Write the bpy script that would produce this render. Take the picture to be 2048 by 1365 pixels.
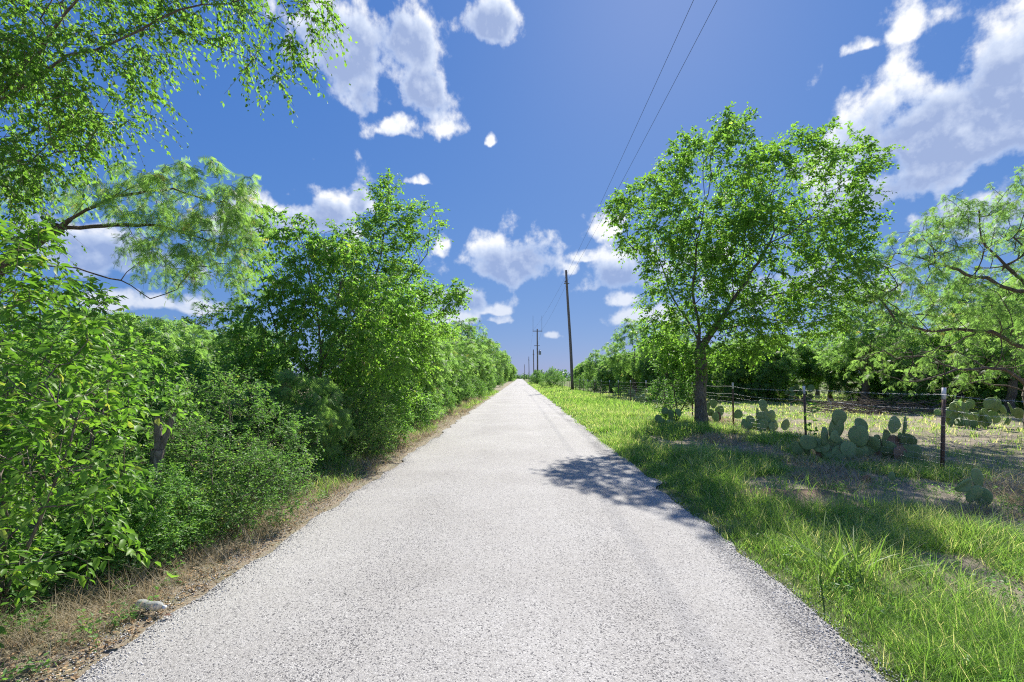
import bpy, math, random
import numpy as np
from mathutils import Vector, Matrix

for o in list(bpy.data.objects):
    bpy.data.objects.remove(o)
SC = bpy.context.scene
COL = SC.collection
R = math.radians

# ------------------------------------------------------------------ camera
CAM_H = 1.7
cam_d = bpy.data.cameras.new('camera')
cam = bpy.data.objects.new('camera', cam_d)
COL.objects.link(cam)
cam.location = (0, 0, CAM_H)
cam.rotation_euler = (R(90), 0, 0)
cam_d.sensor_width = 36.0
cam_d.lens = 36.0 * 960 / 2048
cam_d.shift_x = -16 / 2048
cam_d.shift_y = 72.5 / 2048
cam_d.clip_start = 0.05
cam_d.clip_end = 8000
SC.camera = cam

# ------------------------------------------------------------------ light
SUN = Vector((0.33, 1.09, 1.0)).normalized()
sun_el = math.asin(SUN.z)
sun_az = math.atan2(SUN.x, SUN.y)
sd = bpy.data.lights.new('sun', 'SUN')
sd.energy = 3.9
sd.angle = R(0.55)
sd.color = (1.0, 0.95, 0.86)
so = bpy.data.objects.new('sun', sd)
COL.objects.link(so)
so.rotation_euler = SUN.to_track_quat('Z', 'Y').to_euler()
so.location = (20, 40, 60)

SC.view_settings.view_transform = 'Standard'
SC.view_settings.look = 'None'
EXPOSURE = 1.25
SC.view_settings.exposure = EXPOSURE
SC.view_settings.gamma = 1.0
SC.view_settings.use_curve_mapping = False
SC.cycles.max_bounces = 12
SC.cycles.diffuse_bounces = 8
SC.cycles.transmission_bounces = 8
SC.cycles.transparent_max_bounces = 8
SC.cycles.use_denoising = False
SC.cycles.caustics_reflective = False
SC.cycles.caustics_refractive = False
SC.cycles.sample_clamp_indirect = 6.0
SC.cycles.filter_width = 1.15

SKY_STRENGTH = 0.105
W = bpy.data.worlds.new('World')
SC.world = W
W.use_nodes = True


def build_world():
    nt = W.node_tree
    nt.nodes.clear()
    N = nt.nodes.new
    L = nt.links.new

    def math_n(op, a, b=None, c=None, clamp=False):
        n = N('ShaderNodeMath'); n.operation = op; n.use_clamp = clamp
        for i, v in enumerate((a, b, c)):
            if v is None:
                continue
            if isinstance(v, (int, float)):
                n.inputs[i].default_value = v
            else:
                L(v, n.inputs[i])
        return n.outputs[0]

    def vmath(op, a, b=None, c=None, scale=None):
        n = N('ShaderNodeVectorMath'); n.operation = op
        for i, v in enumerate((a, b, c)):
            if v is None:
                continue
            if isinstance(v, (tuple, list)):
                n.inputs[i].default_value = v
            else:
                L(v, n.inputs[i])
        if scale is not None:
            n.inputs['Scale'].default_value = scale
        return n.outputs[1] if op in ('LENGTH', 'DOT_PRODUCT') else n.outputs[0]

    def noise(vec, scale, detail, rough=0.55, dist=0.0, lac=2.0):
        n = N('ShaderNodeTexNoise'); n.noise_dimensions = '2D'
        n.inputs['Scale'].default_value = scale
        n.inputs['Detail'].default_value = detail
        n.inputs['Roughness'].default_value = rough
        n.inputs['Lacunarity'].default_value = lac
        n.inputs['Distortion'].default_value = dist
        L(vec, n.inputs['Vector'])
        return n

    out = N('ShaderNodeOutputWorld')
    bg = N('ShaderNodeBackground'); bg.inputs['Strength'].default_value = SKY_STRENGTH
    L(bg.outputs[0], out.inputs[0])
    sky = N('ShaderNodeTexSky'); sky.sky_type = 'NISHITA'
    sky.sun_disc = False
    sky.sun_elevation = sun_el
    sky.sun_rotation = sun_az
    sky.air_density = 1.0
    sky.dust_density = 0.35
    sky.ozone_density = 3.0
    sky.altitude = 200
    tc = N('ShaderNodeTexCoord')
    d = tc.outputs['Generated']
    # camera response: the photograph's tone curve holds the bright horizon down and keeps the blue
    sc = N('ShaderNodeSeparateColor'); L(sky.outputs[0], sc.inputs[0])
    cc = N('ShaderNodeCombineColor')
    for k, (gm, mu) in enumerate(((.78, .315), (.50, .402), (.24, .69))):
        a = math_n('POWER', math_n('MULTIPLY', sc.outputs[k], 0.105), gm)
        L(math_n('MULTIPLY', a, mu * 1.05 / 2 ** EXPOSURE / SKY_STRENGTH), cc.inputs[k])

    sep = N('ShaderNodeSeparateXYZ'); L(d, sep.inputs[0])
    az = math_n('ARCTAN2', sep.outputs[0], sep.outputs[1])
    el = math_n('ARCSINE', sep.outputs[2])
    comb = N('ShaderNodeCombineXYZ'); L(az, comb.inputs[0]); L(el, comb.inputs[1])
    # lower clouds look flatter: stretch the noise vertically with angle
    nsA = noise(comb.outputs[0], 9.0, 4, 0.6)
    warp = vmath('SUBTRACT', nsA.outputs['Color'], (0.5, 0.5, 0.5))
    p = vmath('MULTIPLY_ADD', warp, (0.075, 0.036, 0), comb.outputs[0])

    # cumulus groups: azimuth, elevation, half width, half height (radians)
    blobs = CLOUDS
    acc = None
    for (ca, ce, ra, re) in blobs:
        re_ = re * 1.35; cb = ce - re * .45          # rounded above, flat below
        q = vmath('MULTIPLY_ADD', p, (1 / ra, 1 / re_, 0), (-ca / ra, -cb / re_, 0))
        q = vmath('MAXIMUM', q, vmath('MULTIPLY', q, (-1, -2.4, 0)))
        ln = vmath('LENGTH', q)
        m = math_n('SUBTRACT', 1.0, ln)
        acc = m if acc is None else math_n('SMOOTH_MAX', acc, m, 0.25)
    # the grey undersides: the same groups seen a little higher, so their lower halves count as thick
    acc2 = None
    for (ca, ce, ra, re) in blobs:
        if re < R(1.9):
            continue
        q = vmath('MULTIPLY_ADD', p, (1 / (ra * .9), 1 / (re * .85), 0), (-ca / (ra * .9), -(ce - re * .42) / (re * .85), 0))
        m = math_n('SUBTRACT', 1.0, vmath('LENGTH', q))
        acc2 = m if acc2 is None else math_n('SMOOTH_MAX', acc2, m, 0.25)
    # broken cloud over the unseen rest of the sky, cover raised for fill light
    gen = noise(comb.outputs[0], 2.3, 3, 0.5)
    g = math_n('MULTIPLY_ADD', gen.outputs['Fac'], 4.0, -2.25)
    rest = math_n('MULTIPLY_ADD', math_n('ABSOLUTE', az), 2.5, -2.6)   # grows away from the road's direction
    g = math_n('MINIMUM', g, rest)
    acc = math_n('SMOOTH_MAX', acc, g, 0.2)
    up = vmath('ADD', comb.outputs[0], (0.005, 0.012, 0))
    n1 = noise(comb.outputs[0], 13.0, 6.5, 0.56)
    n2 = noise(up, 13.0, 6.5, 0.56)
    fb = math_n('MULTIPLY', math_n('SUBTRACT', n1.outputs['Fac'], 0.5), 2.7)
    acc = math_n('MAXIMUM', acc, -1.2)
    dens = math_n('ADD', acc, fb)
    mr = N('ShaderNodeMapRange'); mr.interpolation_type = 'SMOOTHSTEP'
    mr.inputs['From Min'].default_value = -0.02
    mr.inputs['From Max'].default_value = 0.66
    L(dens, mr.inputs['Value'])
    alpha = mr.outputs[0]
    # thin rims let the sun through, thick cores are grey
    thick = N('ShaderNodeMapRange'); thick.interpolation_type = 'SMOOTHSTEP'
    thick.inputs['From Min'].default_value = -.1
    thick.inputs['From Max'].default_value = 0.75
    L(math_n('MULTIPLY_ADD', fb, .35, math_n('MAXIMUM', acc2, math_n('SUBTRACT', g, .15))), thick.inputs['Value'])
    emb = math_n('MULTIPLY', math_n('SUBTRACT', n1.outputs['Fac'], n2.outputs['Fac']), 2.0)
    sh = math_n('SUBTRACT', thick.outputs[0], emb, clamp=True)
    sh = math_n('MULTIPLY', sh, alpha)
    cr = N('ShaderNodeValToRGB')
    e = cr.color_ramp.elements
    e[0].position = 0.0; e[0].color = (0.98, 0.99, 1.0, 1)
    e[1].position = 1.0; e[1].color = (0.33, 0.42, 0.66, 1)
    k = e.new(0.4); k.color = (0.66, 0.74, 0.90, 1)
    L(sh, cr.inputs[0])
    cl = vmath('SCALE', cr.outputs[0], scale=CLOUD_GAIN)
    mix = N('ShaderNodeMix'); mix.data_type = 'RGBA'
    # clouds thin out towards the horizon haze
    hz = N('ShaderNodeMapRange'); hz.inputs['From Min'].default_value = 0.0
    hz.inputs['From Max'].default_value = 0.30
    hz.inputs['To Min'].default_value = 0.35
    hz.inputs['To Max'].default_value = 0.97
    L(el, hz.inputs['Value'])
    L(math_n('MULTIPLY', alpha, hz.outputs[0]), mix.inputs['Factor'])
    L(cc.outputs[0], mix.inputs['A'])
    L(cl, mix.inputs['B'])
    L(mix.outputs['Result'], bg.inputs['Color'])


CLOUD_GAIN = 1.12 / 2 ** EXPOSURE / SKY_STRENGTH
CLOUDS = []
# in degrees: azimuth right of the road, elevation, half width, half height
for a, e, w, h in (
    (-19.8, 34.5, 5.8, 4.0), (-11.5, 31.5, 3.4, 2.4), (-14.0, 35.5, 4.6, 3.0), (-9.2, 28.2, 2.7, 1.4), (-15.2, 27.0, 2.6, 1.0),
    (-17.5, 30.0, 2.2, 2.2), (-3.6, 37.3, 3.4, 2.2), (-3.3, 26.6, .7, .55), (-23.0, 17.8, 5.2, 2.4), (-18.2, 20.4, 1.8, 1.9),
    (-28.5, 16.5, 4.0, 1.8), (-11.8, 21.8, 1.2, .5), (-9.2, 15.4, .9, 1.1),
    (-1.4, 14.2, 6.2, 2.6), (0.6, 15.0, 4.2, 2.4), (5.9, 13.2, 1.8, .9), (9.2, 17.2, 2.2, 1.3), (7.6, 14.2, 2.2, .7),
    (12.4, 12.5, 5.2, 2.2), (-7.2, 9.8, 4.0, 1.7), (-4.0, 8.3, 3.8, .9), (-8.2, 7.2, 3.2, .9), (-2.4, 6.9, 1.8, .5),
    (12.4, 9.3, 2.6, 1.2), (14.8, 7.2, 3.2, 1.1), (4.2, 5.6, 1.7, .5), (-36.5, 7.2, 5.0, .8), (-41.0, 12.0, 5.5, 2.2),
    (38.5, 23.0, 7.0, 3.4), (45.5, 24.5, 8.0, 4.6), (42.5, 21.5, 7.0, 3.2), (37.0, 18.0, 6.0, 1.9), (45.0, 14.5, 5.0, 2.0),
    (38.6, 30.2, 2.6, 1.2), (35.5, 29.5, 1.3, .7), (30, 10, 6, 2.0), (22, 14, 3.0, 1.4)):
    CLOUDS.append((R(a), R(e), R(w * 1.24), R(h * 1.3)))
build_world()
W.cycles.sampling_method = 'MANUAL'
W.cycles.sample_map_resolution = 512

# ------------------------------------------------------------------ helpers
def norm(v):
    return v / np.maximum(np.linalg.norm(v, axis=-1, keepdims=True), 1e-9)


def hash2(ix, iy, seed):
    n = (ix.astype(np.int64) * 374761393 + iy.astype(np.int64) * 668265263 + seed * 974634777) & 0x7fffffff
    n = ((n ^ (n >> 13)) * 1274126177) & 0x7fffffff
    n = n ^ (n >> 16)
    return (n & 0xffff) / 65535.0


def vnoise(x, y, seed=0):
    x = np.asarray(x, float); y = np.asarray(y, float)
    ix = np.floor(x); iy = np.floor(y)
    fx = x - ix; fy = y - iy
    fx = fx * fx * (3 - 2 * fx); fy = fy * fy * (3 - 2 * fy)
    a = hash2(ix, iy, seed); b = hash2(ix + 1, iy, seed)
    c = hash2(ix, iy + 1, seed); d = hash2(ix + 1, iy + 1, seed)
    return (a * (1 - fx) + b * fx) * (1 - fy) + (c * (1 - fx) + d * fx) * fy


def fbm(x, y, seed=0, oct=4):
    t = 0; amp = 0.5; s = 0
    for i in range(oct):
        t = t + amp * vnoise(x * 2 ** i + 17.3 * i, y * 2 ** i + 9.1 * i, seed + i)
        s += amp; amp *= 0.5
    return t / s


def smooth(a, b, x):
    t = np.clip((x - a) / (b - a), 0, 1)
    return t * t * (3 - 2 * t)


ROAD_L, ROAD_R = -2.45, 2.22


def road_l(y):
    return ROAD_L - 0.22 * (fbm(y * 0.45, y * 0 + 3, 5) - 0.5) - 0.26 * (fbm(y * 1.9, y * 0 + 8, 6) - .5)


def road_r(y):
    return ROAD_R + 0.26 * (fbm(y * 0.4, y * 0 + 31, 7) - 0.5) + 0.28 * (fbm(y * 1.8, y * 0 + 38, 8) - .5)


MOUNDS = ((3.45, 6.75, 0.36, 0.13), (4.25, 6.75, 0.42, 0.13), (5.4, 6.2, 0.6, 0.07))


def gh(x, y):
    x = np.asarray(x, float); y = np.asarray(y, float)
    off = np.maximum(x - ROAD_R, ROAD_L - x)
    ramp = smooth(0.15, 1.6, off)
    far = np.exp(-np.hypot(x, y) / 120)
    z = ramp * far * (0.16 * (fbm(x * 0.7, y * 0.7, 1) - 0.42) + 0.07 * (fbm(x * 3.1, y * 3.1, 2) - 0.5))
    for mx, my, mr, mh in MOUNDS:
        z = z + mh * np.exp(-(((x - mx) ** 2 + ((y - my) * 1.3) ** 2) / mr ** 2))
    return z - 0.02 * (off < 0.1)


def g1(x, y):
    return float(gh(np.array([x]), np.array([y]))[0])


def mesh_np(name, V, F, mat, attrs=None, smooth_sh=False):
    """V (n,3), F (m,3 or 4) -> mesh, quickly"""
    V = np.ascontiguousarray(V, dtype=np.float32); F = np.ascontiguousarray(F, dtype=np.int32)
    me = bpy.data.meshes.new(name)
    k = F.shape[1]
    me.vertices.add(len(V)); me.vertices.foreach_set('co', V.ravel())
    me.loops.add(F.size); me.loops.foreach_set('vertex_index', F.ravel())
    me.polygons.add(len(F))
    me.polygons.foreach_set('loop_start', np.arange(0, F.size, k, dtype=np.int32))
    me.update(calc_edges=True)
    if smooth_sh:
        me.polygons.foreach_set('use_smooth', np.ones(len(F), dtype=bool))
    for an, av in (attrs or {}).items():
        at = me.attributes.new(an, 'FLOAT', 'POINT')
        at.data.foreach_set('value', np.ascontiguousarray(av, dtype=np.float32))
    me.materials.append(mat)
    return me


def link(name, data, parent=None, loc=None):
    o = bpy.data.objects.new(name, data)
    COL.objects.link(o)
    if parent is not None:
        o.parent = parent
    if loc is not None:
        o.location = loc
    return o


def tag(o, label=None, cat=None, group=None, kind=None):
    if label: o['label'] = label
    if cat: o['category'] = cat
    if group: o['group'] = group
    if kind: o['kind'] = kind
    return o


def thing(name, loc, label, cat, group=None, rz=0.0):
    o = link(name, None, None, loc)
    o.empty_display_size = 0.2
    o.rotation_euler = (0, 0, rz)
    return tag(o, label, cat, group)


def dup(root, loc, rz, scale, label, group=None):
    r = root.copy(); COL.objects.link(r)
    r.location = loc; r.rotation_euler = (0, 0, rz); r.scale = scale
    r['label'] = label
    if group: r['group'] = group
    for ch in list(root.children):
        c = ch.copy(); COL.objects.link(c); c.parent = r
    return r


# ------------------------------------------------------------------ materials
def new_mat(name):
    m = bpy.data.materials.new(name); m.use_nodes = True
    nt = m.node_tree; nt.nodes.clear()
    out = nt.nodes.new('ShaderNodeOutputMaterial')
    return m, nt, out


def ramp(nt, fac, stops, interp='LINEAR'):
    cr = nt.nodes.new('ShaderNodeValToRGB')
    cr.color_ramp.interpolation = interp
    e = cr.color_ramp.elements
    e[0].position = stops[0][0]; e[0].color = (*stops[0][1], 1)
    e[1].position = stops[-1][0]; e[1].color = (*stops[-1][1], 1)
    for pz, c in stops[1:-1]:
        k = e.new(pz); k.color = (*c, 1)
    nt.links.new(fac, cr.inputs[0])
    return cr.outputs[0]


def nnoise(nt, vec, scale, detail=4, rough=0.55):
    n = nt.nodes.new('ShaderNodeTexNoise')
    n.inputs['Scale'].default_value = scale; n.inputs['Detail'].default_value = detail
    n.inputs['Roughness'].default_value = rough
    if vec is not None: nt.links.new(vec, n.inputs['Vector'])
    return n.outputs['Fac']


def nmath(nt, op, a, b=None, clamp=False):
    n = nt.nodes.new('ShaderNodeMath'); n.operation = op; n.use_clamp = clamp
    for i, v in enumerate((a, b)):
        if v is None: continue
        if isinstance(v, (int, float)): n.inputs[i].default_value = v
        else: nt.links.new(v, n.inputs[i])
    return n.outputs[0]


def mixc(nt, fac, a, b, blend='MIX'):
    n = nt.nodes.new('ShaderNodeMix'); n.data_type = 'RGBA'; n.blend_type = blend
    for key, v in (('Factor', fac), ('A', a), ('B', b)):
        if isinstance(v, (int, float)): n.inputs[key].default_value = v
        elif isinstance(v, tuple): n.inputs[key].default_value = (*v, 1)
        else: nt.links.new(v, n.inputs[key])
    return n.outputs['Result']


def leaf_mat(name, stops, trans=0.45, tmul=(1.6, 1.7, 0.85), rough=0.52, spec=0.36, gain=1.6, hue=(.97, 1, 1.1)):
    m, nt, out = new_mat(name)
    at = nt.nodes.new('ShaderNodeAttribute'); at.attribute_name = 'rnd'
    c = ramp(nt, at.outputs['Fac'], [(q_, tuple(min(.9, v_ * gain * f_) for v_, f_ in zip(col_, hue))) for q_, col_ in stops])
    pb = nt.nodes.new('ShaderNodeBsdfPrincipled')
    nt.links.new(c, pb.inputs['Base Color'])
    pb.inputs['Roughness'].default_value = rough
    pb.inputs['Specular IOR Level'].default_value = spec
    tb = nt.nodes.new('ShaderNodeBsdfTranslucent')
    nt.links.new(mixc(nt, 1.0, c, tmul, 'MULTIPLY'), tb.inputs['Color'])
    mx = nt.nodes.new('ShaderNodeMixShader'); mx.inputs[0].default_value = trans
    nt.links.new(pb.outputs[0], mx.inputs[1]); nt.links.new(tb.outputs[0], mx.inputs[2])
    nt.links.new(mx.outputs[0], out.inputs[0])
    return m


ELM_LEAF = leaf_mat('elm leaf', [(0, (.065, .125, .026)), (.5, (.095, .175, .032)), (.9, (.15, .235, .045)), (1, (.21, .23, .06))], .6, gain=1.7)
HACK_LEAF = leaf_mat('hackberry leaf', [(0, (.07, .14, .028)), (.5, (.10, .19, .034)), (.92, (.15, .25, .045)), (1, (.24, .26, .06))], .54)
SAP_LEAF = leaf_mat('sapling leaf', [(0, (.06, .14, .022)), (.5, (.10, .20, .028)), (.9, (.16, .27, .04)), (1, (.30, .31, .07))], .46, rough=.45, spec=.28, gain=1.25)
SHRUB_LEAF = leaf_mat('shrub leaf', [(0, (.06, .125, .034)), (.5, (.085, .17, .042)), (.9, (.135, .225, .055)), (1, (.21, .23, .07))], .48)
MESQ_LEAF = leaf_mat('mesquite leaflet', [(0, (.085, .15, .052)), (.5, (.12, .195, .066)), (.9, (.165, .24, .08)), (1, (.26, .20, .08))], .62, rough=.5)
DARK_LEAF = leaf_mat('oak leaf', [(0, (.04, .085, .03)), (.5, (.06, .12, .035)), (1, (.10, .165, .045))], .4)
GRASS = leaf_mat('grass blade', [(0, (.075, .145, .034)), (.4, (.125, .21, .048)), (.68, (.185, .265, .075)), (.82, (.30, .30, .14)), (1, (.46, .40, .26))], .55, rough=.5, spec=.25, gain=1.4)
DRYGRASS = leaf_mat('dry grass', [(0, (.13, .15, .05)), (.3, (.27, .225, .13)), (1, (.44, .37, .25))], .3, (1.2, 1.1, .9), rough=.7, spec=.15, gain=1.15)
LITTER = leaf_mat('leaf litter', [(0, (.10, .065, .035)), (.5, (.22, .14, .07)), (1, (.38, .27, .15))], .15, (1, 1, 1), rough=.8, spec=.1)


def bark_mat(name, dark, light, scale=9.0, bump=0.6):
    m, nt, out = new_mat(name)
    tc = nt.nodes.new('ShaderNodeTexCoord')
    mp = nt.nodes.new('ShaderNodeMapping'); mp.inputs['Scale'].default_value = (1, 1, .28)
    nt.links.new(tc.outputs['Object'], mp.inputs[0])
    v = nt.nodes.new('ShaderNodeTexVoronoi'); v.inputs['Scale'].default_value = scale * 2.2
    v.feature = 'DISTANCE_TO_EDGE'
    nt.links.new(mp.outputs[0], v.inputs['Vector'])
    n = nnoise(nt, mp.outputs[0], scale * 3, 6, .65)
    n2 = nnoise(nt, tc.outputs['Object'], 1.7, 3)
    h = nmath(nt, 'ADD', nmath(nt, 'MULTIPLY', v.outputs['Distance'], 1.2, True), nmath(nt, 'MULTIPLY', n, .8))
    h = nmath(nt, 'MULTIPLY', h, nmath(nt, 'ADD', n2, .45))
    c = ramp(nt, h, [(.2, dark), (.75, light)])
    pb = nt.nodes.new('ShaderNodeBsdfPrincipled'); pb.inputs['Roughness'].default_value = .9
    pb.inputs['Specular IOR Level'].default_value = .15
    nt.links.new(c, pb.inputs['Base Color'])
    b = nt.nodes.new('ShaderNodeBump'); b.inputs['Strength'].default_value = bump; b.inputs['Distance'].default_value = .03
    nt.links.new(h, b.inputs['Height']); nt.links.new(b.outputs[0], pb.inputs['Normal'])
    nt.links.new(pb.outputs[0], out.inputs[0])
    return m


BARK = bark_mat('elm bark', (.07, .055, .045), (.24, .205, .17))
BARK_M = bark_mat('mesquite bark', (.055, .042, .034), (.21, .175, .14))
WOOD = bark_mat('weathered wood', (.09, .075, .065), (.27, .24, .21), 12)
POLEWOOD = bark_mat('pole wood', (.12, .095, .08), (.27, .225, .19), 5, .3)


def plain_mat(name, c, rough=.6, metal=0.0, var=.25, scale=20, spec=.3):
    m, nt, out = new_mat(name)
    tc = nt.nodes.new('ShaderNodeTexCoord')
    n = nnoise(nt, tc.outputs['Object'], scale, 5, .65)
    col = ramp(nt, n, [(.3, tuple(x * (1 - var) for x in c)), (.7, tuple(min(1, x * (1 + var)) for x in c))])
    pb = nt.nodes.new('ShaderNodeBsdfPrincipled')
    pb.inputs['Roughness'].default_value = rough; pb.inputs['Metallic'].default_value = metal
    pb.inputs['Specular IOR Level'].default_value = spec
    nt.links.new(col, pb.inputs['Base Color'])
    nt.links.new(pb.outputs[0], out.inputs[0])
    return m


POST_RUST = plain_mat('rusty steel', (.15, .095, .07), .75, .1, .45, 30)
POST_WHITE = plain_mat('chalky white paint', (.72, .72, .70), .6, 0, .12, 40)
WIRE = plain_mat('galvanised wire', (.50, .50, .50), .5, .3, .2, 30)
CABLE = plain_mat('line cable', (.06, .06, .065), .5, .4, .2)
CERAMIC = plain_mat('insulator', (.30, .31, .33), .3, 0, .2)
METALGREY = plain_mat('grey steel tank', (.30, .32, .34), .5, .3, .15)


def ground_mat():
    m, nt, out = new_mat('soil and thatch')
    tc = nt.nodes.new('ShaderNodeTexCoord'); P = tc.outputs['Object']
    at = nt.nodes.new('ShaderNodeAttribute'); at.attribute_name = 'veg'
    rd = nt.nodes.new('ShaderNodeAttribute'); rd.attribute_name = 'red'
    a = nnoise(nt, P, 60, 6, .7); b = nnoise(nt, P, 4.5, 5, .6); c3 = nnoise(nt, P, 220, 3, .6)
    soil = ramp(nt, a, [(.25, (.17, .135, .10)), (.5, (.32, .265, .20)), (.75, (.46, .40, .31))])
    litter = ramp(nt, c3, [(.3, (.15, .12, .09)), (.55, (.35, .295, .225)), (.72, (.52, .46, .36))])
    dirt = mixc(nt, ramp(nt, b, [(.35, (0, 0, 0)), (.6, (1, 1, 1))]), soil, litter)
    dirt = mixc(nt, rd.outputs['Fac'], dirt, mixc(nt, a, (.16, .085, .055), (.38, .24, .17)))
    green = ramp(nt, a, [(.25, (.045, .075, .015)), (.55, (.10, .15, .03)), (.8, (.22, .22, .08))])
    f = nmath(nt, 'ADD', at.outputs['Fac'], nmath(nt, 'MULTIPLY', nmath(nt, 'SUBTRACT', b, .5), 1.6))
    f = nmath(nt, 'ADD', f, nmath(nt, 'MULTIPLY', nmath(nt, 'SUBTRACT', a, .5), .8), True)
    col = mixc(nt, f, dirt, green)
    pb = nt.nodes.new('ShaderNodeBsdfPrincipled'); pb.inputs['Roughness'].default_value = .95
    pb.inputs['Specular IOR Level'].default_value = .1
    nt.links.new(col, pb.inputs['Base Color'])
    bp = nt.nodes.new('ShaderNodeBump'); bp.inputs['Strength'].default_value = .7; bp.inputs['Distance'].default_value = .03
    nt.links.new(nmath(nt, 'ADD', a, nmath(nt, 'MULTIPLY', c3, .5)), bp.inputs['Height']); nt.links.new(bp.outputs[0], pb.inputs['Normal'])
    nt.links.new(pb.outputs[0], out.inputs[0])
    return m


def road_mat():
    m, nt, out = new_mat('chip seal')
    tc = nt.nodes.new('ShaderNodeTexCoord'); P = tc.outputs['Object']
    ed = nt.nodes.new('ShaderNodeAttribute'); ed.attribute_name = 'bare'
    v = nt.nodes.new('ShaderNodeTexVoronoi'); v.inputs['Scale'].default_value = 120
    v.inputs['Randomness'].default_value = 1.0
    nt.links.new(P, v.inputs['Vector'])
    v2 = nt.nodes.new('ShaderNodeTexVoronoi'); v2.inputs['Scale'].default_value = 120; v2.feature = 'DISTANCE_TO_EDGE'
    nt.links.new(P, v2.inputs['Vector'])
    sp = nt.nodes.new('ShaderNodeSeparateColor'); nt.links.new(v.outputs['Color'], sp.inputs[0])
    stone = ramp(nt, sp.outputs[0], [(0, (.21, .205, .205)), (.10, (.365, .352, .335)), (.35, (.445, .432, .412)), (.8, (.505, .49, .468)), (1, (.60, .585, .56))])
    big = nnoise(nt, P, .55, 4, .55); mid = nnoise(nt, P, 7, 5, .6); fine = nnoise(nt, P, 38, 3, .6)
    # bitumen between stones, and stones missing here and there
    gapf = nmath(nt, 'MULTIPLY', nmath(nt, 'SUBTRACT', .16, v2.outputs['Distance']), 9.0, True)
    miss = nmath(nt, 'ADD', sp.outputs[1], nmath(nt, 'MULTIPLY', nmath(nt, 'SUBTRACT', mid, .5), .35))
    miss = nmath(nt, 'ADD', miss, nmath(nt, 'MULTIPLY', ed.outputs['Fac'], .62))
    miss = nmath(nt, 'MULTIPLY', nmath(nt, 'SUBTRACT', miss, .89), 18, True)
    tar = mixc(nt, fine, (.05, .05, .055), (.17, .165, .17))
    c = mixc(nt, nmath(nt, 'MULTIPLY', gapf, .30), stone, tar)
    c = mixc(nt, miss, c, tar)
    tint = ramp(nt, nmath(nt, 'ADD', nmath(nt, 'MULTIPLY', big, .65), nmath(nt, 'MULTIPLY', mid, .35)), [(.35, (.80, .79, .78)), (.65, (1, 1, 1))])
    c = mixc(nt, 1.0, c, tint, 'MULTIPLY')
    pb = nt.nodes.new('ShaderNodeBsdfPrincipled'); pb.inputs['Roughness'].default_value = .85
    pb.inputs['Specular IOR Level'].default_value = .2
    nt.links.new(c, pb.inputs['Base Color'])
    h = nmath(nt, 'MULTIPLY', nmath(nt, 'MINIMUM', v2.outputs['Distance'], .35), nmath(nt, 'SUBTRACT', 1.0, miss))
    h = nmath(nt, 'ADD', h, nmath(nt, 'MULTIPLY', sp.outputs[2], .12))
    bp = nt.nodes.new('ShaderNodeBump'); bp.inputs['Strength'].default_value = .55; bp.inputs['Distance'].default_value = .010
    nt.links.new(h, bp.inputs['Height']); nt.links.new(bp.outputs[0], pb.inputs['Normal'])
    nt.links.new(pb.outputs[0], out.inputs[0])
    return m


def pad_mat(name, c0, c1, spot):
    m, nt, out = new_mat(name)
    tc = nt.nodes.new('ShaderNodeTexCoord'); P = tc.outputs['Object']
    inf = nt.nodes.new('ShaderNodeObjectInfo')
    n = nnoise(nt, P, 3.0, 5, .6)
    f = nmath(nt, 'ADD', nmath(nt, 'MULTIPLY', n, .7), nmath(nt, 'MULTIPLY', inf.outputs['Random'], .45))
    c = ramp(nt, f, [(.25, c0), (.8, c1)])
    v = nt.nodes.new('ShaderNodeTexVoronoi'); v.inputs['Scale'].default_value = 8.5; v.inputs['Randomness'].default_value = .35
    nt.links.new(P, v.inputs['Vector'])
    dot = nmath(nt, 'MULTIPLY', nmath(nt, 'SUBTRACT', .16, v.outputs['Distance']), 12, True)
    c = mixc(nt, nmath(nt, 'MULTIPLY', dot, .75), c, spot)
    sc = ramp(nt, nnoise(nt, P, 1.6, 6, .7), [(.62, (0, 0, 0)), (.72, (1, 1, 1))])
    c = mixc(nt, nmath(nt, 'MULTIPLY', sc, .5), c, (.30, .25, .15))
    pb = nt.nodes.new('ShaderNodeBsdfPrincipled'); pb.inputs['Roughness'].default_value = .55
    pb.inputs['Specular IOR Level'].default_value = .3
    nt.links.new(c, pb.inputs['Base Color'])
    bp = nt.nodes.new('ShaderNodeBump'); bp.inputs['Strength'].default_value = .5; bp.inputs['Distance'].default_value = .01
    nt.links.new(nmath(nt, 'ADD', dot, nmath(nt, 'MULTIPLY', n, .5)), bp.inputs['Height']); nt.links.new(bp.outputs[0], pb.inputs['Normal'])
    nt.links.new(pb.outputs[0], out.inputs[0])
    return m


PAD = pad_mat('cactus pad skin', (.16, .25, .085), (.26, .35, .13), (.52, .47, .28))
PAD_DEAD = pad_mat('dead cactus pad', (.16, .085, .05), (.33, .20, .12), (.3, .25, .2))
SPINE = plain_mat('cactus spine', (.55, .48, .32), .6)

# ------------------------------------------------------------------ ground
def axis(fine_a, fine_b, step, lo, hi):
    pts = list(np.arange(fine_a, fine_b + 1e-6, step))
    s = step; p = fine_b
    while p < hi:
        s *= 1.22; p += s; pts.append(min(p, hi))
    s = step; p = fine_a
    while p > lo:
        s *= 1.22; p -= s; pts.insert(0, max(p, lo))
    return np.array(pts)


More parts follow.
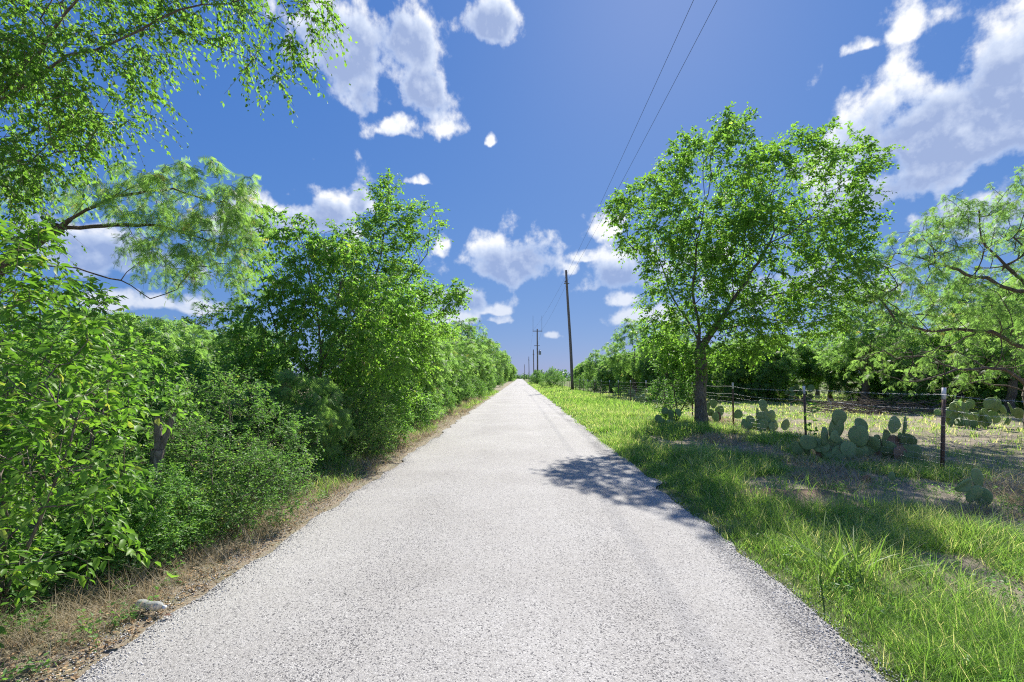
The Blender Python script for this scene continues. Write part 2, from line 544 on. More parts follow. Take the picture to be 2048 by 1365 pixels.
def veg_density(x, y):
    """how green the ground is"""
    v = np.full_like(x, .55)
    right = (x > 0)
    v = np.where(right, .82, v)
    # left shoulder: dry litter by the road, leaf mould under the brush
    v = np.where(~right, .12 + .10 * smooth(14, 40, y), v)
    # bare patches near the fence on the right
    pt = fbm(x * .55 + 4, y * .55, 41)
    bare = smooth(4.6, 5.6, x) * smooth(8.2, 6.6, y) * .8
    v = np.where(right, v - bare - .95 * smooth(.50, .64, pt) * smooth(2.7, 4.0, x) * smooth(40, 14, y), v)
    # paddock beyond the fence: patchy
    pad = smooth(7.2, 8.4, x)
    v = np.where(right, v - pad * (.42 * smooth(40, 15, y) + .25 * (fbm(x * .3, y * .3, 44) - .3)), v)
    for mx, my, mr, mh in MOUNDS:
        v = v - 1.0 * np.exp(-(((x - mx) ** 2 + ((y - my) * 1.2) ** 2) / (mr * .9) ** 2))
    return np.clip(v, 0, 1)


gx = axis(-9, 12, .16, -1500, 1500); gy = axis(-2, 22, .18, -300, 3500)
XX, YY = np.meshgrid(gx, gy)
x = XX.ravel(); y = YY.ravel()
V = np.stack([x, y, gh(x, y)], 1)
nx, ny = len(gx), len(gy)
i = np.arange((ny - 1) * nx).reshape(ny - 1, nx)[:, :-1].ravel()
F = np.stack([i, i + 1, i + 1 + nx, i + nx], 1)
red = sum(np.exp(-(((x - mx) ** 2 + ((y - my) * 1.2) ** 2) / (mr * 1.1) ** 2)) for mx, my, mr, mh in MOUNDS[:2])
ground = link('ground', mesh_np('ground', V, F, ground_mat(), {'veg': veg_density(x, y), 'red': np.clip(red, 0, 1) * .8}, True))
tag(ground, 'dry soil and thin thatch on both sides of the road', 'ground', kind='structure')

# road
ry = np.concatenate([np.arange(-6, 30, .12), np.arange(30, 120, .8), np.arange(120, 520, 6)])
rt = np.linspace(0, 1, 41)
T, Yr = np.meshgrid(rt, ry)
Lr = road_l(Yr); Rr = road_r(Yr)
Xr = Lr + (Rr - Lr) * T
edge = np.minimum(Xr - Lr, Rr - Xr)
Zr = 0.004 + .055 * smooth(0, 2.3, edge) + .006 * smooth(0, .08, edge) + .006 * (fbm(Xr * 1.5, Yr * 1.5, 12) - .5)
bare = .55 * np.exp(-((Xr - (ROAD_R - .22 - .1 * np.sin(Yr * .7))) / .16) ** 2) * smooth(.42, .62, fbm(Xr * 1.2, Yr * .9, 61)) * 1.5
bare += .45 * smooth(.16, .0, edge) * fbm(Xr * 5, Yr * 5, 62) + .20 * (np.exp(-((Xr + 1.15) / .33) ** 2) + .8 * np.exp(-((Xr - .85) / .33) ** 2)) * smooth(.3, .7, fbm(Xr, Yr * .25, 63))
V = np.stack([Xr.ravel(), Yr.ravel(), Zr.ravel()], 1)
nx, ny = len(rt), len(ry)
i = np.arange((ny - 1) * nx).reshape(ny - 1, nx)[:, :-1].ravel()
F = np.stack([i, i + 1, i + 1 + nx, i + nx], 1)
road = link('road', mesh_np('road', V, F, road_mat(), {'bare': np.clip(bare.ravel(), 0, 1)}, True))
tag(road, 'straight pale chip seal country road running to the horizon', 'road', kind='structure')

# ------------------------------------------------------------------ scatter tools
T2V = np.array([(0, 0, 0), (.45, .5, .10), (1, 0, -.06), (.45, -.5, .10)])
T2F = np.array([(0, 3, 2), (0, 2, 1)])
# a real leaf outline with midrib fold and drooping tip
T8V = np.array([(0, 0, 0), (.22, .36, .07), (.60, .40, .06), (1, 0, -.20), (.60, -.40, .06), (.22, -.36, .07), (.24, 0, 0), (.62, 0, -.04)])
T8F = np.array([(0, 5, 6), (0, 6, 1), (6, 5, 4), (6, 4, 7), (6, 7, 2), (6, 2, 1), (7, 4, 3), (7, 3, 2)])
T4V = np.array([(0, 0, 0), (.35, .5, .10), (.4, 0, .0), (1, 0, -.16), (.35, -.5, .10)])
T4F = np.array([(0, 4, 2), (0, 2, 1), (2, 4, 3), (2, 3, 1)])


def mesquite_template(pairs=7, wl=.042):
    v = []; f = []
    for s in (-1, 1):
        d = np.array([.86, .42 * s, -.12]); d /= np.linalg.norm(d)
        side = np.array([-d[1], d[0], 0.])
        for k in range(pairs):
            t = .12 + .88 * (k + .5) / pairs
            b = d * t + np.array([0, 0, -.22 * t * t])
            for q in (-1, 1):
                n = len(v)
                tip = b + side * q * .30 + d * .10 + np.array([0, 0, -.04])
                w = d * wl
                v += [b - w, b + w, tip]
                f.append((n, n + 1, n + 2))
    return np.array(v), np.array(f)


TMV, TMF = mesquite_template(7)
TMV5, TMF5 = mesquite_template(4, .085)
TMV6, TMF6 = mesquite_template(5, .06)


def scatter(TV, TF, P, A, Nn, S, Wd, rnd):
    """stamp template at each point; returns V, F, rnd-per-vertex"""
    A = norm(A); B = norm(np.cross(Nn, A)); N2 = np.cross(A, B)
    n = len(P); k = len(TV)
    u = TV[None, :, 0, None] * S[:, None, None]
    v = TV[None, :, 1, None] * (S * Wd)[:, None, None]
    h = TV[None, :, 2, None] * S[:, None, None]
    V = P[:, None, :] + A[:, None, :] * u + B[:, None, :] * v + N2[:, None, :] * h
    F = TF[None, :, :] + (np.arange(n) * k)[:, None, None]
    return V.reshape(-1, 3), F.reshape(-1, 3), np.repeat(rnd, k)


def tubes(segs, sides_of):
    """segs: list of (p0,p1,r0,r1,d0,d1) -> V,F tris"""
    Vs = []; Fs = []; base = 0
    bysides = {}
    for s in segs:
        bysides.setdefault(sides_of(s[2]), []).append(s)
    for k, lst in bysides.items():
        p0 = np.array([s[0] for s in lst]); p1 = np.array([s[1] for s in lst])
        r0 = np.array([s[2] for s in lst])[:, None, None]; r1 = np.array([s[3] for s in lst])[:, None, None]
        d0 = norm(np.array([s[4] for s in lst])); d1 = norm(np.array([s[5] for s in lst]))
        ang = np.arange(k) * 2 * math.pi / k

        def ring(p, d, r):
            ref = np.where(np.abs(d[:, 2:3]) > .9, np.array([[1., 0, 0]]), np.array([[0, 0, 1.]]))
            a = norm(np.cross(ref, d)); b = np.cross(d, a)
            return p[:, None, :] + r * (a[:, None, :] * np.cos(ang)[None, :, None] + b[:, None, :] * np.sin(ang)[None, :, None])
        Va = ring(p0, d1, r0); Vb = ring(p1, d1, r1)
        V = np.concatenate([Va, Vb], 1)
        j = np.arange(k); jn = (j + 1) % k
        q = np.concatenate([np.stack([j, jn, jn + k], 1), np.stack([j, jn + k, j + k], 1)])
        n = len(lst)
        F = q[None] + (base + np.arange(n) * 2 * k)[:, None, None]
        Vs.append(V.reshape(-1, 3)); Fs.append(F.reshape(-1, 3)); base += n * 2 * k
    return np.concatenate(Vs), np.concatenate(Fs)


def sample_blobs(blobs, n, rng, shell=.5):
    """points in a union of ellipsoids (cx,cy,cz,rx,ry,rz[,weight]), biased to the outside"""
    vol = np.array([(b[3] * b[4] * b[5]) ** .75 * (b[6] if len(b) > 6 else 1) for b in blobs])
    pick = rng.choice(len(blobs), n, p=vol / vol.sum())
    d = norm(rng.normal(size=(n, 3)))
    r = rng.random(n) ** (1 / 3.) * (1 - shell) + shell * (rng.random(n) ** .12)
    B = np.array([b[:6] for b in blobs])[pick]
    return B[:, :3] + d * r[:, None] * B[:, 3:6]


def grow(paths, targets, rng, bf=.35, step=.32, jit=.05, sag=0.0, down_pen=.6):
    """balanced spanning tree from trunk polylines to target points"""
    pos = []; par = []; plen = []
    for path in paths:
        path = np.array(path, float)
        start = -1
        if pos:
            dd = np.linalg.norm(np.array(pos) - path[0], axis=1); start = int(dd.argmin())
        else:
            pos.append(path[0]); par.append(-1); plen.append(0.); start = 0
        for a, b in zip(path[:-1], path[1:]):
            L = np.linalg.norm(b - a); k = max(1, int(L / step))
            for t in range(1, k + 1):
                q = a + (b - a) * t / k + rng.normal(size=3) * jit * (.5 if t < k else .2)
                pos.append(q); par.append(start); plen.append(plen[start] + L / k); start = len(pos) - 1
    n_trunk = len(pos)
    pos = list(pos)
    order = np.argsort(np.min(np.linalg.norm(targets[:, None, :] - np.array(pos)[None, :, :], axis=2), axis=1))
    cap = len(pos) + len(targets) * 24
    A = np.zeros((cap, 3)); PL = np.zeros(cap); n = len(pos)
    A[:n] = pos; PL[:n] = plen
    skip = max(1, int(n_trunk * .12))
    tips = []
    for ti in order:
        t = targets[ti]
        d = np.linalg.norm(A[:n] - t, axis=1)
        c = d + bf * PL[:n] + down_pen * np.maximum(A[:n, 2] - t[2], 0)
        c[:skip] += 5
        j = int(c.argmin())
        L = d[j]
        k = max(1, min(20, int(round(L / step))))
        a = A[j].copy(); start = j
        bow = np.array([0, 0, (-.12 if sag <= 0 else .18) * L]) + rng.normal(size=3) * .06 * L
        for s in range(1, k + 1):
            f = s / k
            q = a + (t - a) * f + bow * 4 * f * (1 - f) * .5 + rng.normal(size=3) * jit * (1 if s < k else 0)
            if n >= cap: break
            A[n] = q; par.append(start); PL[n] = PL[start] + L / k; start = n; n += 1
        tips.append(start)
    return A[:n], np.array(par), tips, n_trunk


def wood_mesh(name, A, par, r_base, r_tip, mat, rng, minr=0.0, flare=True, base_z=0):
    n = len(A)
    cnt = np.zeros(n); kids = np.zeros(n, int)
    for i in range(n - 1, 0, -1):
        if kids[i] == 0: cnt[i] = 1
        cnt[par[i]] += cnt[i]; kids[par[i]] += 1
    tot = max(cnt[0], 2)
    r = r_tip * .8 * np.maximum(cnt, 1) ** .47
    r = r * (1 + (r_base / r.max() - 1) * (np.maximum(cnt, 1) / tot) ** 1.3)
    segs = []
    for i in range(1, n):
        p = par[i]
        if r[i] < minr: continue
        d1 = A[i] - A[p]
        r0 = min(r[p], r[i] * 1.35)
        if flare and A[p][2] - base_z < .5: r0 *= 1 + .5 * (1 - (A[p][2] - base_z) / .5)
        r1 = r[i]
        if flare and A[i][2] - base_z < .5: r1 *= 1 + .5 * (1 - max(0, A[i][2] - base_z) / .5)
        # push the start back a little so bends close
        segs.append((A[p] - norm(d1) * r0 * .3, A[i], r0, r1, d1, d1))
    V, F = tubes(segs, lambda q: 10 if q > .08 else 7 if q > .03 else 4 if q > .01 else 3)
    return mesh_np(name, V, F, mat, None, True), r, cnt


def leaf_cloud(centers, outward, rng, twigs=4, per=7, tl=.3, size=.06, width=.5, droop=.25, up=.2, tpl='2', tone_amp=.5, base_rnd=.42, flat=.9, spread=1.0):
    """leaves set alternately along short twigs that start at each centre"""
    m = len(centers)
    C = np.repeat(centers, twigs, 0); O = np.repeat(outward, twigs, 0)
    D = norm(O * .55 + rng.normal(size=C.shape) * .75 * spread + np.array([0, 0, up]))
    Ln = tl * (.5 + rng.random(len(C)) * .8)
    tone = np.repeat(rng.random(m), twigs)
    f = np.tile((np.arange(per) + .6) / per, len(C)) + rng.normal(size=len(C) * per) * .05
    C2 = np.repeat(C, per, 0); D2 = np.repeat(D, per, 0); L2 = np.repeat(Ln, per)[:, None]
    f = f[:, None]
    sg = np.tile(np.where(np.arange(per) % 2 == 0, 1., -1.), len(C))[:, None]
    P = C2 + D2 * L2 * f + np.array([0, 0, -1.]) * droop * L2 * f * f
    side = norm(np.cross(D2, np.array([0, 0, 1.])) + 1e-6)
    Ax = norm(D2 * .55 + side * sg * .75 + rng.normal(size=P.shape) * .35 + np.array([0, 0, -droop * 1.2]))
    Nn = np.array([0, 0, 1.]) * flat + rng.normal(size=P.shape) * .55
    n = len(P)
    S = size * (.6 + .7 * rng.random(n))
    rnd = np.clip(base_rnd + tone_amp * (np.repeat(tone, per) - .5) + rng.normal(size=n) * .16, 0, 1)
    Wd = width * (.85 + .3 * rng.random(n))
    if tpl == '2': return scatter(T2V, T2F, P, Ax, Nn, S, Wd, rnd), (P, Ax, Nn, S, Wd, rnd), (C, D, Ln)
    if tpl == '4': return scatter(T4V, T4F, P, Ax, Nn, S, Wd, rnd), (P, Ax, Nn, S, Wd, rnd), (C, D, Ln)
    if tpl == '8': return scatter(T8V, T8F, P, Ax, Nn, S, Wd, rnd), (P, Ax, Nn, S, Wd, rnd), (C, D, Ln)
    if tpl == 'm': return scatter(TMV, TMF, P, Ax, Nn, S, Wd * 0 + 1, rnd), (P, Ax, Nn, S, Wd, rnd), (C, D, Ln)
    if tpl == 'o': return scatter(TMV6, TMF6, P, Ax, Nn, S, Wd * 0 + 1, rnd), (P, Ax, Nn, S, Wd, rnd), (C, D, Ln)
    if tpl == 'n': return scatter(TMV5, TMF5, P, Ax, Nn, S, Wd * 0 + 1, rnd), (P, Ax, Nn, S, Wd, rnd), (C, D, Ln)


LEAF_VARIANTS = {}


def leaf_variants(mat):
    if mat.name not in LEAF_VARIANTS:
        lst = []
        for k in range(8):
            v = T8V.copy(); v[:, 1] *= .42 + .05 * (k % 3)
            v[:, 2] *= .7 + .25 * (k % 4)
            lst.append(mesh_np('leaf', v, T8F, mat, {'rnd': np.full(8, .15 + .1 * k)}, True))
        LEAF_VARIANTS[mat.name] = lst
    return LEAF_VARIANTS[mat.name]


def make_tree(name, label, cat, base, paths, blobs, seed, n_t=300, r_base=.2, r_tip=.005, bark=BARK, leaf=ELM_LEAF, group=None,
              bf=.35, step=.32, jit=.05, sag=0., down_pen=.6, shell=.5, leafkw=None, leafy_cnt=3, single=0, minr=0., bare_frac=0., bare_below=None, twig_r=.0022, crown_name='crown',
              trunk_name='trunk', extra_clusters=0, flare=True):
    rng = np.random.default_rng(seed)
    lk = dict(twigs=4, per=7, tl=.3, size=.06, width=.5, droop=.25, up=.2, tpl='2')
    lk.update(leafkw or {})
    t = sample_blobs(blobs, n_t, rng, shell)
    t[:, 2] = np.maximum(t[:, 2], .06)
    A, par, tips, ntr = grow(paths, t, rng, bf, step, jit, sag, down_pen)
    root = thing(name, (base[0], base[1], base[2] if len(base) > 2 else g1(base[0], base[1]) - .03), label, cat, group)
    me, r, cnt = wood_mesh(trunk_name, A, par, r_base, r_tip, bark, rng, minr, flare)
    # trunk (heavy wood) and branches (thin wood) as two parts
    link(trunk_name, me, root)
    idx = [i for i in range(ntr, len(A)) if cnt[i] <= leafy_cnt]
    if bare_frac > 0:
        idx = [i for i in idx if rng.random() > bare_frac]
    if bare_below:
        idx = [i for i in idx if A[i][2] > bare_below[0] or rng.random() > bare_below[1]]
    idx = np.array(idx)
    cen = A[idx]
    mid = np.mean(t, axis=0)
    outw = norm(norm(cen - A[par[idx]]) * .8 + norm(cen - mid) * .6)
    (V, F, rv), info, tw = leaf_cloud(cen, outw, rng, **lk)
    if single:
        # the leaves that show largest from the road are leaves of their own
        P, Ax, Nn, S, Wd, rnd = info
        wp = P + np.array(root.location)
        d = np.linalg.norm(wp - np.array([0, 0, CAM_H]), axis=1)
        inview = (wp[:, 1] > .5) & (np.abs(wp[:, 0] / np.maximum(wp[:, 1], .1) + .0) < 1.05) & (wp[:, 2] > .2)
        score = np.where(inview, S / d * (1 + .5 * rng.random(len(S))), 0)
        sel = np.argsort(-score)[:single]
        keep = np.ones(len(P), bool); keep[sel] = False
        lv = leaf_variants(leaf)
        a = norm(Ax[sel]); b = norm(np.cross(Nn[sel], a)); c = np.cross(a, b)
        for q in range(len(sel)):
            s = float(S[sel[q]])
            mt = Matrix(((a[q, 0], b[q, 0], c[q, 0], P[sel[q], 0]), (a[q, 1], b[q, 1], c[q, 1], P[sel[q], 1]), (a[q, 2], b[q, 2], c[q, 2], P[sel[q], 2]), (0, 0, 0, 1)))
            o = link('leaf', lv[int(np.clip((rnd[sel[q]] - .1) / .1, 0, 7))], root)
            o.matrix_local = mt @ Matrix.Diagonal((s, s, s, 1))
        TV, TF = (T8V, T8F) if lk['tpl'] == '8' else (T4V, T4F) if lk['tpl'] == '4' else (T2V, T2F)
        V, F, rv = scatter(TV, TF, P[keep], Ax[keep], Nn[keep], S[keep], Wd[keep], rnd[keep])
    cr = link(crown_name, mesh_np(crown_name, V, F, leaf, {'rnd': rv}), root)
    if single: cr['kind'] = 'stuff'
    if twig_r > 0:
        C, D, Ln = tw
        e = C + D * Ln[:, None] * .9 + np.array([0, 0, -.8]) * lk['droop'] * (Ln * .8)[:, None]
        segs = [(C[i], e[i], twig_r, twig_r * .5, e[i] - C[i], e[i] - C[i]) for i in range(len(C))]
        V, F = tubes(segs, lambda q: 3)
        tag(link('twigs', mesh_np('twigs', V, F, bark), root), kind='stuff')
    return root



# ------------------------------------------------------------------ right side: the shade tree by the fence
make_tree('elm_tree', 'large spreading green elm shading the verge beside the wire fence', 'tree', (6.2, 16.3),
    [[(0, 0, 0), (-.06, .02, .7), (-.09, 0, 1.3), (-.02, 0, 2.0), (-.12, 0, 2.6), (-.1, 0, 3.3)],
     [(-.1, 0, 3.3), (-.3, .1, 4.6), (-.1, .1, 6.5), (.3, 0, 8.6)],
     [(-.07, 0, 2.7), (.8, -.1, 4.0), (1.9, 0, 5.6), (3.0, 0, 7.6)],
     [(-.07, 0, 2.9), (-.9, .3, 4.4), (-1.6, .2, 6.2)],
     [(.6, -.1, 3.7), (2.2, .2, 4.5), (4.2, .1, 4.8)],
     [(.3, 0, 3.2), (1.6, -.8, 3.6), (3.2, -.9, 3.4)]],
    [(.6, 0, 8.0, 2.5, 2.5, 2.3), (-1.5, 0, 7.2, 1.6, 1.9, 1.5), (3.4, 0, 8.2, 2.3, 2.2, 1.8), (2.5, 0, 5.7, 2.8, 2.4, 1.8),
     (-.6, 0, 4.9, 1.7, 1.6, 1.8), (5.2, 0, 4.9, 1.2, 1.1, .8, 1.2), (2.6, -.5, 3.5, 2.3, 1.3, .55), (.85, 0, 10.2, .35, .35, .5, 2), (5.8, 0, 9.2, .5, .5, .4, 1.6),
     (-2.75, 0, 7.5, .45, .5, .45, 2), (-.9, .2, 3.3, 1.3, 1.2, .9, 1.3), (4.2, 0, 6.6, 1.6, 1.6, .8), (1.3, -.3, 3.9, 1.8, 1.6, .9, 1.2), (-.4, 0, 2.5, 1.2, .9, .6, 2.2), (.3, 0, 6.2, 1.8, 1.8, 1.2), (1.2, -.4, 2.8, 1.3, 1.0, .55, 1.7), (3.6, -.4, 4.2, 1.8, 1.3, .8)],
    11, n_t=1500, r_base=.195, r_tip=.005, bf=.3, step=.34, jit=.045, down_pen=.5, shell=.35,
    leafkw=dict(twigs=5, per=10, tl=.46, size=.116, width=.55, droop=.35, up=.1, tpl='2', base_rnd=.45), leafy_cnt=2)

make_tree('hackberry_bush', 'dark leafy bush climbing the foot of the large elm trunk', 'bush', (5.55, 17.1),
    [[(0, 0, 0), (.05, 0, .6), (-.1, 0, 1.4)], [(0, 0, .1), (.5, .1, 1.0)], [(0, 0, .1), (-.4, .2, .9)]],
    [(-.2, 0, 1.0, .8, .7, .8), (.3, 0, 1.8, .7, .6, .9), (-.3, .1, 2.3, .5, .5, .6)], 12, n_t=300, r_base=.04, leaf=SHRUB_LEAF,
    leafkw=dict(twigs=5, per=8, tl=.22, size=.07, width=.55, tpl='2'), step=.2, flare=False, crown_name='foliage', trunk_name='stems')

# ------------------------------------------------------------------ left side, near
make_tree('hackberry_sapling', 'bright green broad leaved sapling at the left edge of the picture', 'sapling', (-3.68, 3.4),
    [[(0, 0, 0), (.05, 0, .7), (.0, -.1, 1.5), (.1, -.1, 2.3)], [(0, 0, .1), (.45, -.1, .9), (.75, -.15, 1.6)], [(0, 0, .2), (-.45, .2, 1.1), (-.6, .2, 2.0)],
     [(0, 0, .1), (.35, -.35, .6), (.7, -.4, .9)]],
    [(0, 0, 1.7, .75, .6, .75), (.6, -.1, 1.35, .42, .4, .55), (-.7, .1, 1.3, .6, .5, .9), (.15, -.1, 2.45, .3, .3, .3, 2), (.5, -.3, .75, .5, .4, .45), (-.4, 0, .7, .7, .5, .5)],
    21, n_t=380, r_base=.035, r_tip=.003, leaf=SAP_LEAF, step=.16, jit=.02, shell=.55, flare=False,
    leafkw=dict(twigs=2, per=7, tl=.28, size=.080, width=.46, droop=.45, up=.35, tpl='8', base_rnd=.5, tone_amp=.6), leafy_cnt=2, single=300, crown_name='foliage', trunk_name='stems')
make_tree('hackberry_sapling', 'second broad leaved sapling just behind the leftmost one, below the leaning mesquite', 'sapling', (-4.9, 4.9),
    [[(0, 0, 0), (.05, 0, .9), (.1, -.1, 1.9), (.1, -.1, 2.5)], [(0, 0, .1), (.6, -.1, 1.0), (.9, -.15, 1.9)], [(0, 0, .2), (-.5, .2, 1.2), (-.6, .2, 2.2)]],
    [(.1, 0, 2.0, .85, .7, .8), (.9, -.1, 1.5, .55, .5, .7), (-.7, .1, 1.5, .7, .6, 1.0), (.6, -.3, .8, .7, .5, .5)],
    22, n_t=260, r_base=.04, r_tip=.003, leaf=HACK_LEAF, step=.18, jit=.02, shell=.5, flare=False,
    leafkw=dict(twigs=3, per=7, tl=.26, size=.075, width=.48, droop=.4, up=.3, tpl='4', base_rnd=.45, tone_amp=.6), leafy_cnt=2, crown_name='foliage', trunk_name='stems')

# elm reaching in overhead
make_tree('cedar_elm', 'small leaved elm reaching over the top left corner with drooping sprays', 'tree', (-6.6, 4.9),
    [[(0, 0, 0), (.1, 0, 1.8), (.2, -.1, 3.4)], [(.2, -.1, 3.4), (1.0, -.2, 4.1), (2.0, -.2, 4.75), (3.2, -.1, 5.4), (4.1, 0, 5.7)],
     [(.7, -.2, 3.8), (1.7, -.1, 3.9), (2.7, 0, 4.1)], [(.2, -.1, 3.4), (.4, 0, 5.0), (1.0, 0, 6.3)], [(1.4, -.2, 4.4), (2.4, -.3, 5.4), (3.0, -.2, 6.3)]],
    [(1.4, -.2, 4.35, .9, .8, .75, 2.8), (2.2, -.2, 4.65, .8, .6, .5, 2.0), (2.4, -.2, 5.4, 1.0, .8, .45, 1.3), (3.3, -.1, 5.6, .8, .6, .3), (4.0, 0, 5.15, .35, .3, .45, 1.5), (4.35, 0, 5.6, .35, .35, .25, 1.3), (2.2, 0, 6.5, 2.2, 1.4, .8, .5), (.6, 0, 5.8, 1.2, 1.2, 1.0, .5), (1.0, -.1, 3.35, .9, .6, .5)],
    23, n_t=620, r_base=.12, r_tip=.0028, leaf=ELM_LEAF, step=.22, jit=.035, shell=.4, down_pen=.2,
    leafkw=dict(twigs=5, per=13, tl=.32, size=.048, width=.58, droop=.7, up=-.05, tpl='2', base_rnd=.28, tone_amp=.6), leafy_cnt=2)

# leaning mesquite
make_tree('mesquite_tree', 'leaning mesquite with a rough dark limb arching over the left shrubs', 'tree', (-7.9, 6.6),
    [[(0, 0, 0), (-.1, 0, 1.4), (.15, 0, 2.6), (.75, 0, 3.28), (1.3, 0, 3.66), (1.8, 0, 3.96), (2.5, 0, 4.32), (3.1, .05, 4.64), (3.7, .05, 4.5)],
     [(1.5, 0, 3.78), (2.1, .1, 3.86), (2.8, .15, 3.88), (3.4, .2, 3.7)], [(1.6, 0, 3.85), (2.4, -.1, 4.2), (3.2, -.1, 4.3), (3.8, -.1, 4.1)], [(1.75, 0, 3.94), (2.0, 0, 4.25), (2.1, 0, 4.42)], [(.8, 0, 3.3), (1.9, -.1, 3.22), (2.5, -.1, 3.05), (2.9, -.1, 2.8)],
     [(.5, 0, 2.4), (.2, .2, 3.6), (.4, .2, 4.6)], [(2.0, 0, 4.0), (2.15, 0, 4.3)]],
    [(3.4, .05, 4.3, .9, .6, .45), (3.65, .1, 3.6, .5, .45, .6), (2.5, 0, 4.3, .7, .6, .35), (3.0, .1, 3.7, .8, .5, .45, .7), (.9, .2, 4.5, .9, .6, .35, .5), (3.85, .1, 4.0, .35, .4, .45),
     (3.45, .1, 2.95, .35, .35, .3)],
    24, n_t=180, r_base=.115, r_tip=.0035, bark=BARK_M, leaf=MESQ_LEAF, step=.14, jit=.018, shell=.3, down_pen=.1, bf=.25,
    leafkw=dict(twigs=3, per=4, tl=.24, size=.115, width=1, droop=.9, up=-.1, tpl='m', base_rnd=.5), leafy_cnt=1)

# low small-leaved shrubs on the left shoulder
SH = dict(twigs=4, per=9, tl=.17, size=.03, width=.52, droop=.15, up=.25, tpl='2', base_rnd=.45, tone_amp=.6)
make_tree('agarita_shrub', 'low dense small leaved shrub in front of the broken wooden post', 'shrub', (-3.52, 5.35),
    [[(0, 0, 0), (.1, 0, .4), (.1, 0, .9)], [(0, 0, .05), (.6, -.1, .5)], [(0, 0, .05), (-.6, 0, .5)], [(0, 0, .05), (.2, -.4, .45)]],
    [(.1, 0, .62, .7, .6, .42), (.62, .05, .5, .5, .5, .4), (-.5, .1, .8, .6, .5, .5), (.3, -.3, .35, .6, .35, .25), (-.1, 0, 1.0, .4, .4, .25)],
    31, n_t=420, r_base=.022, r_tip=.002, leaf=SHRUB_LEAF, step=.12, jit=.02, flare=False, leafkw=dict(SH, twigs=4, per=9), leafy_cnt=3, crown_name='foliage', trunk_name='stems')
make_tree('agarita_shrub', 'taller small leaved shrub behind the broken wooden post', 'shrub', (-4.1, 6.6),
    [[(0, 0, 0), (.1, 0, .6), (.1, 0, 1.3)], [(0, 0, .05), (.7, -.1, .8)], [(0, 0, .05), (-.7, 0, .8)]],
    [(.1, 0, .9, .9, .7, .6), (.8, -.1, .75, .6, .6, .55), (-.8, .1, .95, .7, .6, .7), (0, 0, 1.45, .7, .5, .3)],
    32, n_t=420, r_base=.03, r_tip=.002, leaf=SHRUB_LEAF, step=.16, jit=.02, flare=False, leafkw=dict(SH, size=.038, tl=.2), leafy_cnt=3, crown_name='foliage', trunk_name='stems')
make_tree('roadside_shrub', 'fine leaved rounded shrub hanging over the left road edge', 'shrub', (-3.35, 9.9),
    [[(0, 0, 0), (.05, 0, .5), (.0, 0, 1.0)], [(0, 0, .05), (.5, -.1, .6)], [(0, 0, .05), (-.5, 0, .6)]],
    [(.1, 0, .85, .72, .7, .7), (.35, -.1, .55, .55, .6, .45), (-.5, .1, .8, .6, .6, .7)],
    33, n_t=380, r_base=.025, r_tip=.002, leaf=SHRUB_LEAF, step=.14, jit=.02, flare=False, leafkw=dict(SH, size=.042, tl=.17, width=.4, base_rnd=.58), leafy_cnt=3, crown_name='foliage', trunk_name='stems')
make_tree('mesquite_shrub', 'feathery pale green young mesquite below the hackberry tree', 'shrub', (-4.05, 8.4),
    [[(0, 0, 0), (.05, 0, .6), (.1, 0, 1.4)], [(0, 0, .1), (.5, -.1, 1.0)], [(0, 0, .1), (-.5, 0, 1.0)]],
    [(.1, -.1, 1.35, .75, .6, .5), (.5, -.1, .95, .5, .5, .5), (-.5, 0, 1.0, .6, .6, .6)],
    34, n_t=170, r_base=.03, r_tip=.003, bark=BARK_M, leaf=MESQ_LEAF, step=.18, jit=.03, flare=False, sag=1, leafkw=dict(twigs=4, per=4, tl=.26, size=.14, droop=.9, up=.1, tpl='m', base_rnd=.5), leafy_cnt=1, crown_name='foliage', trunk_name='stems')

# the two trees that stand out of the left hedge
make_tree('hackberry_tree', 'bushy bright green hackberry tree in the middle of the left roadside', 'tree', (-4.55, 10.6),
    [[(0, 0, 0), (.1, 0, 1.2), (.15, 0, 2.4), (.0, 0, 3.6), (-.3, 0, 4.8)], [(.13, 0, 2.0), (.9, -.2, 3.0), (1.5, -.3, 3.6)], [(.1, 0, 1.6), (-.7, -.2, 2.6), (-1.0, -.2, 3.7)], [(.15, 0, 2.4), (.5, .2, 3.8), (.8, .3, 4.6)]],
    [(-.45, 0, 4.2, 1.0, 1.0, 1.1), (.55, 0, 3.7, 1.1, 1.0, 1.1), (1.5, -.3, 3.3, .8, .8, .75), (-.9, -.2, 2.9, .8, .9, .9), (.4, -.4, 2.5, 1.2, .9, .8), (1.5, -.4, 2.3, .8, .7, .6), (-.9, 0, 5.1, .35, .35, .35, 2), (-.1, -.2, 1.7, 1.2, .8, .6)],
    41, n_t=560, r_base=.09, r_tip=.004, leaf=HACK_LEAF, step=.24, jit=.03, shell=.5,
    leafkw=dict(twigs=4, per=9, tl=.34, size=.105, width=.44, droop=.6, up=.2, tpl='4', base_rnd=.5, tone_amp=.6), leafy_cnt=2, single=280)
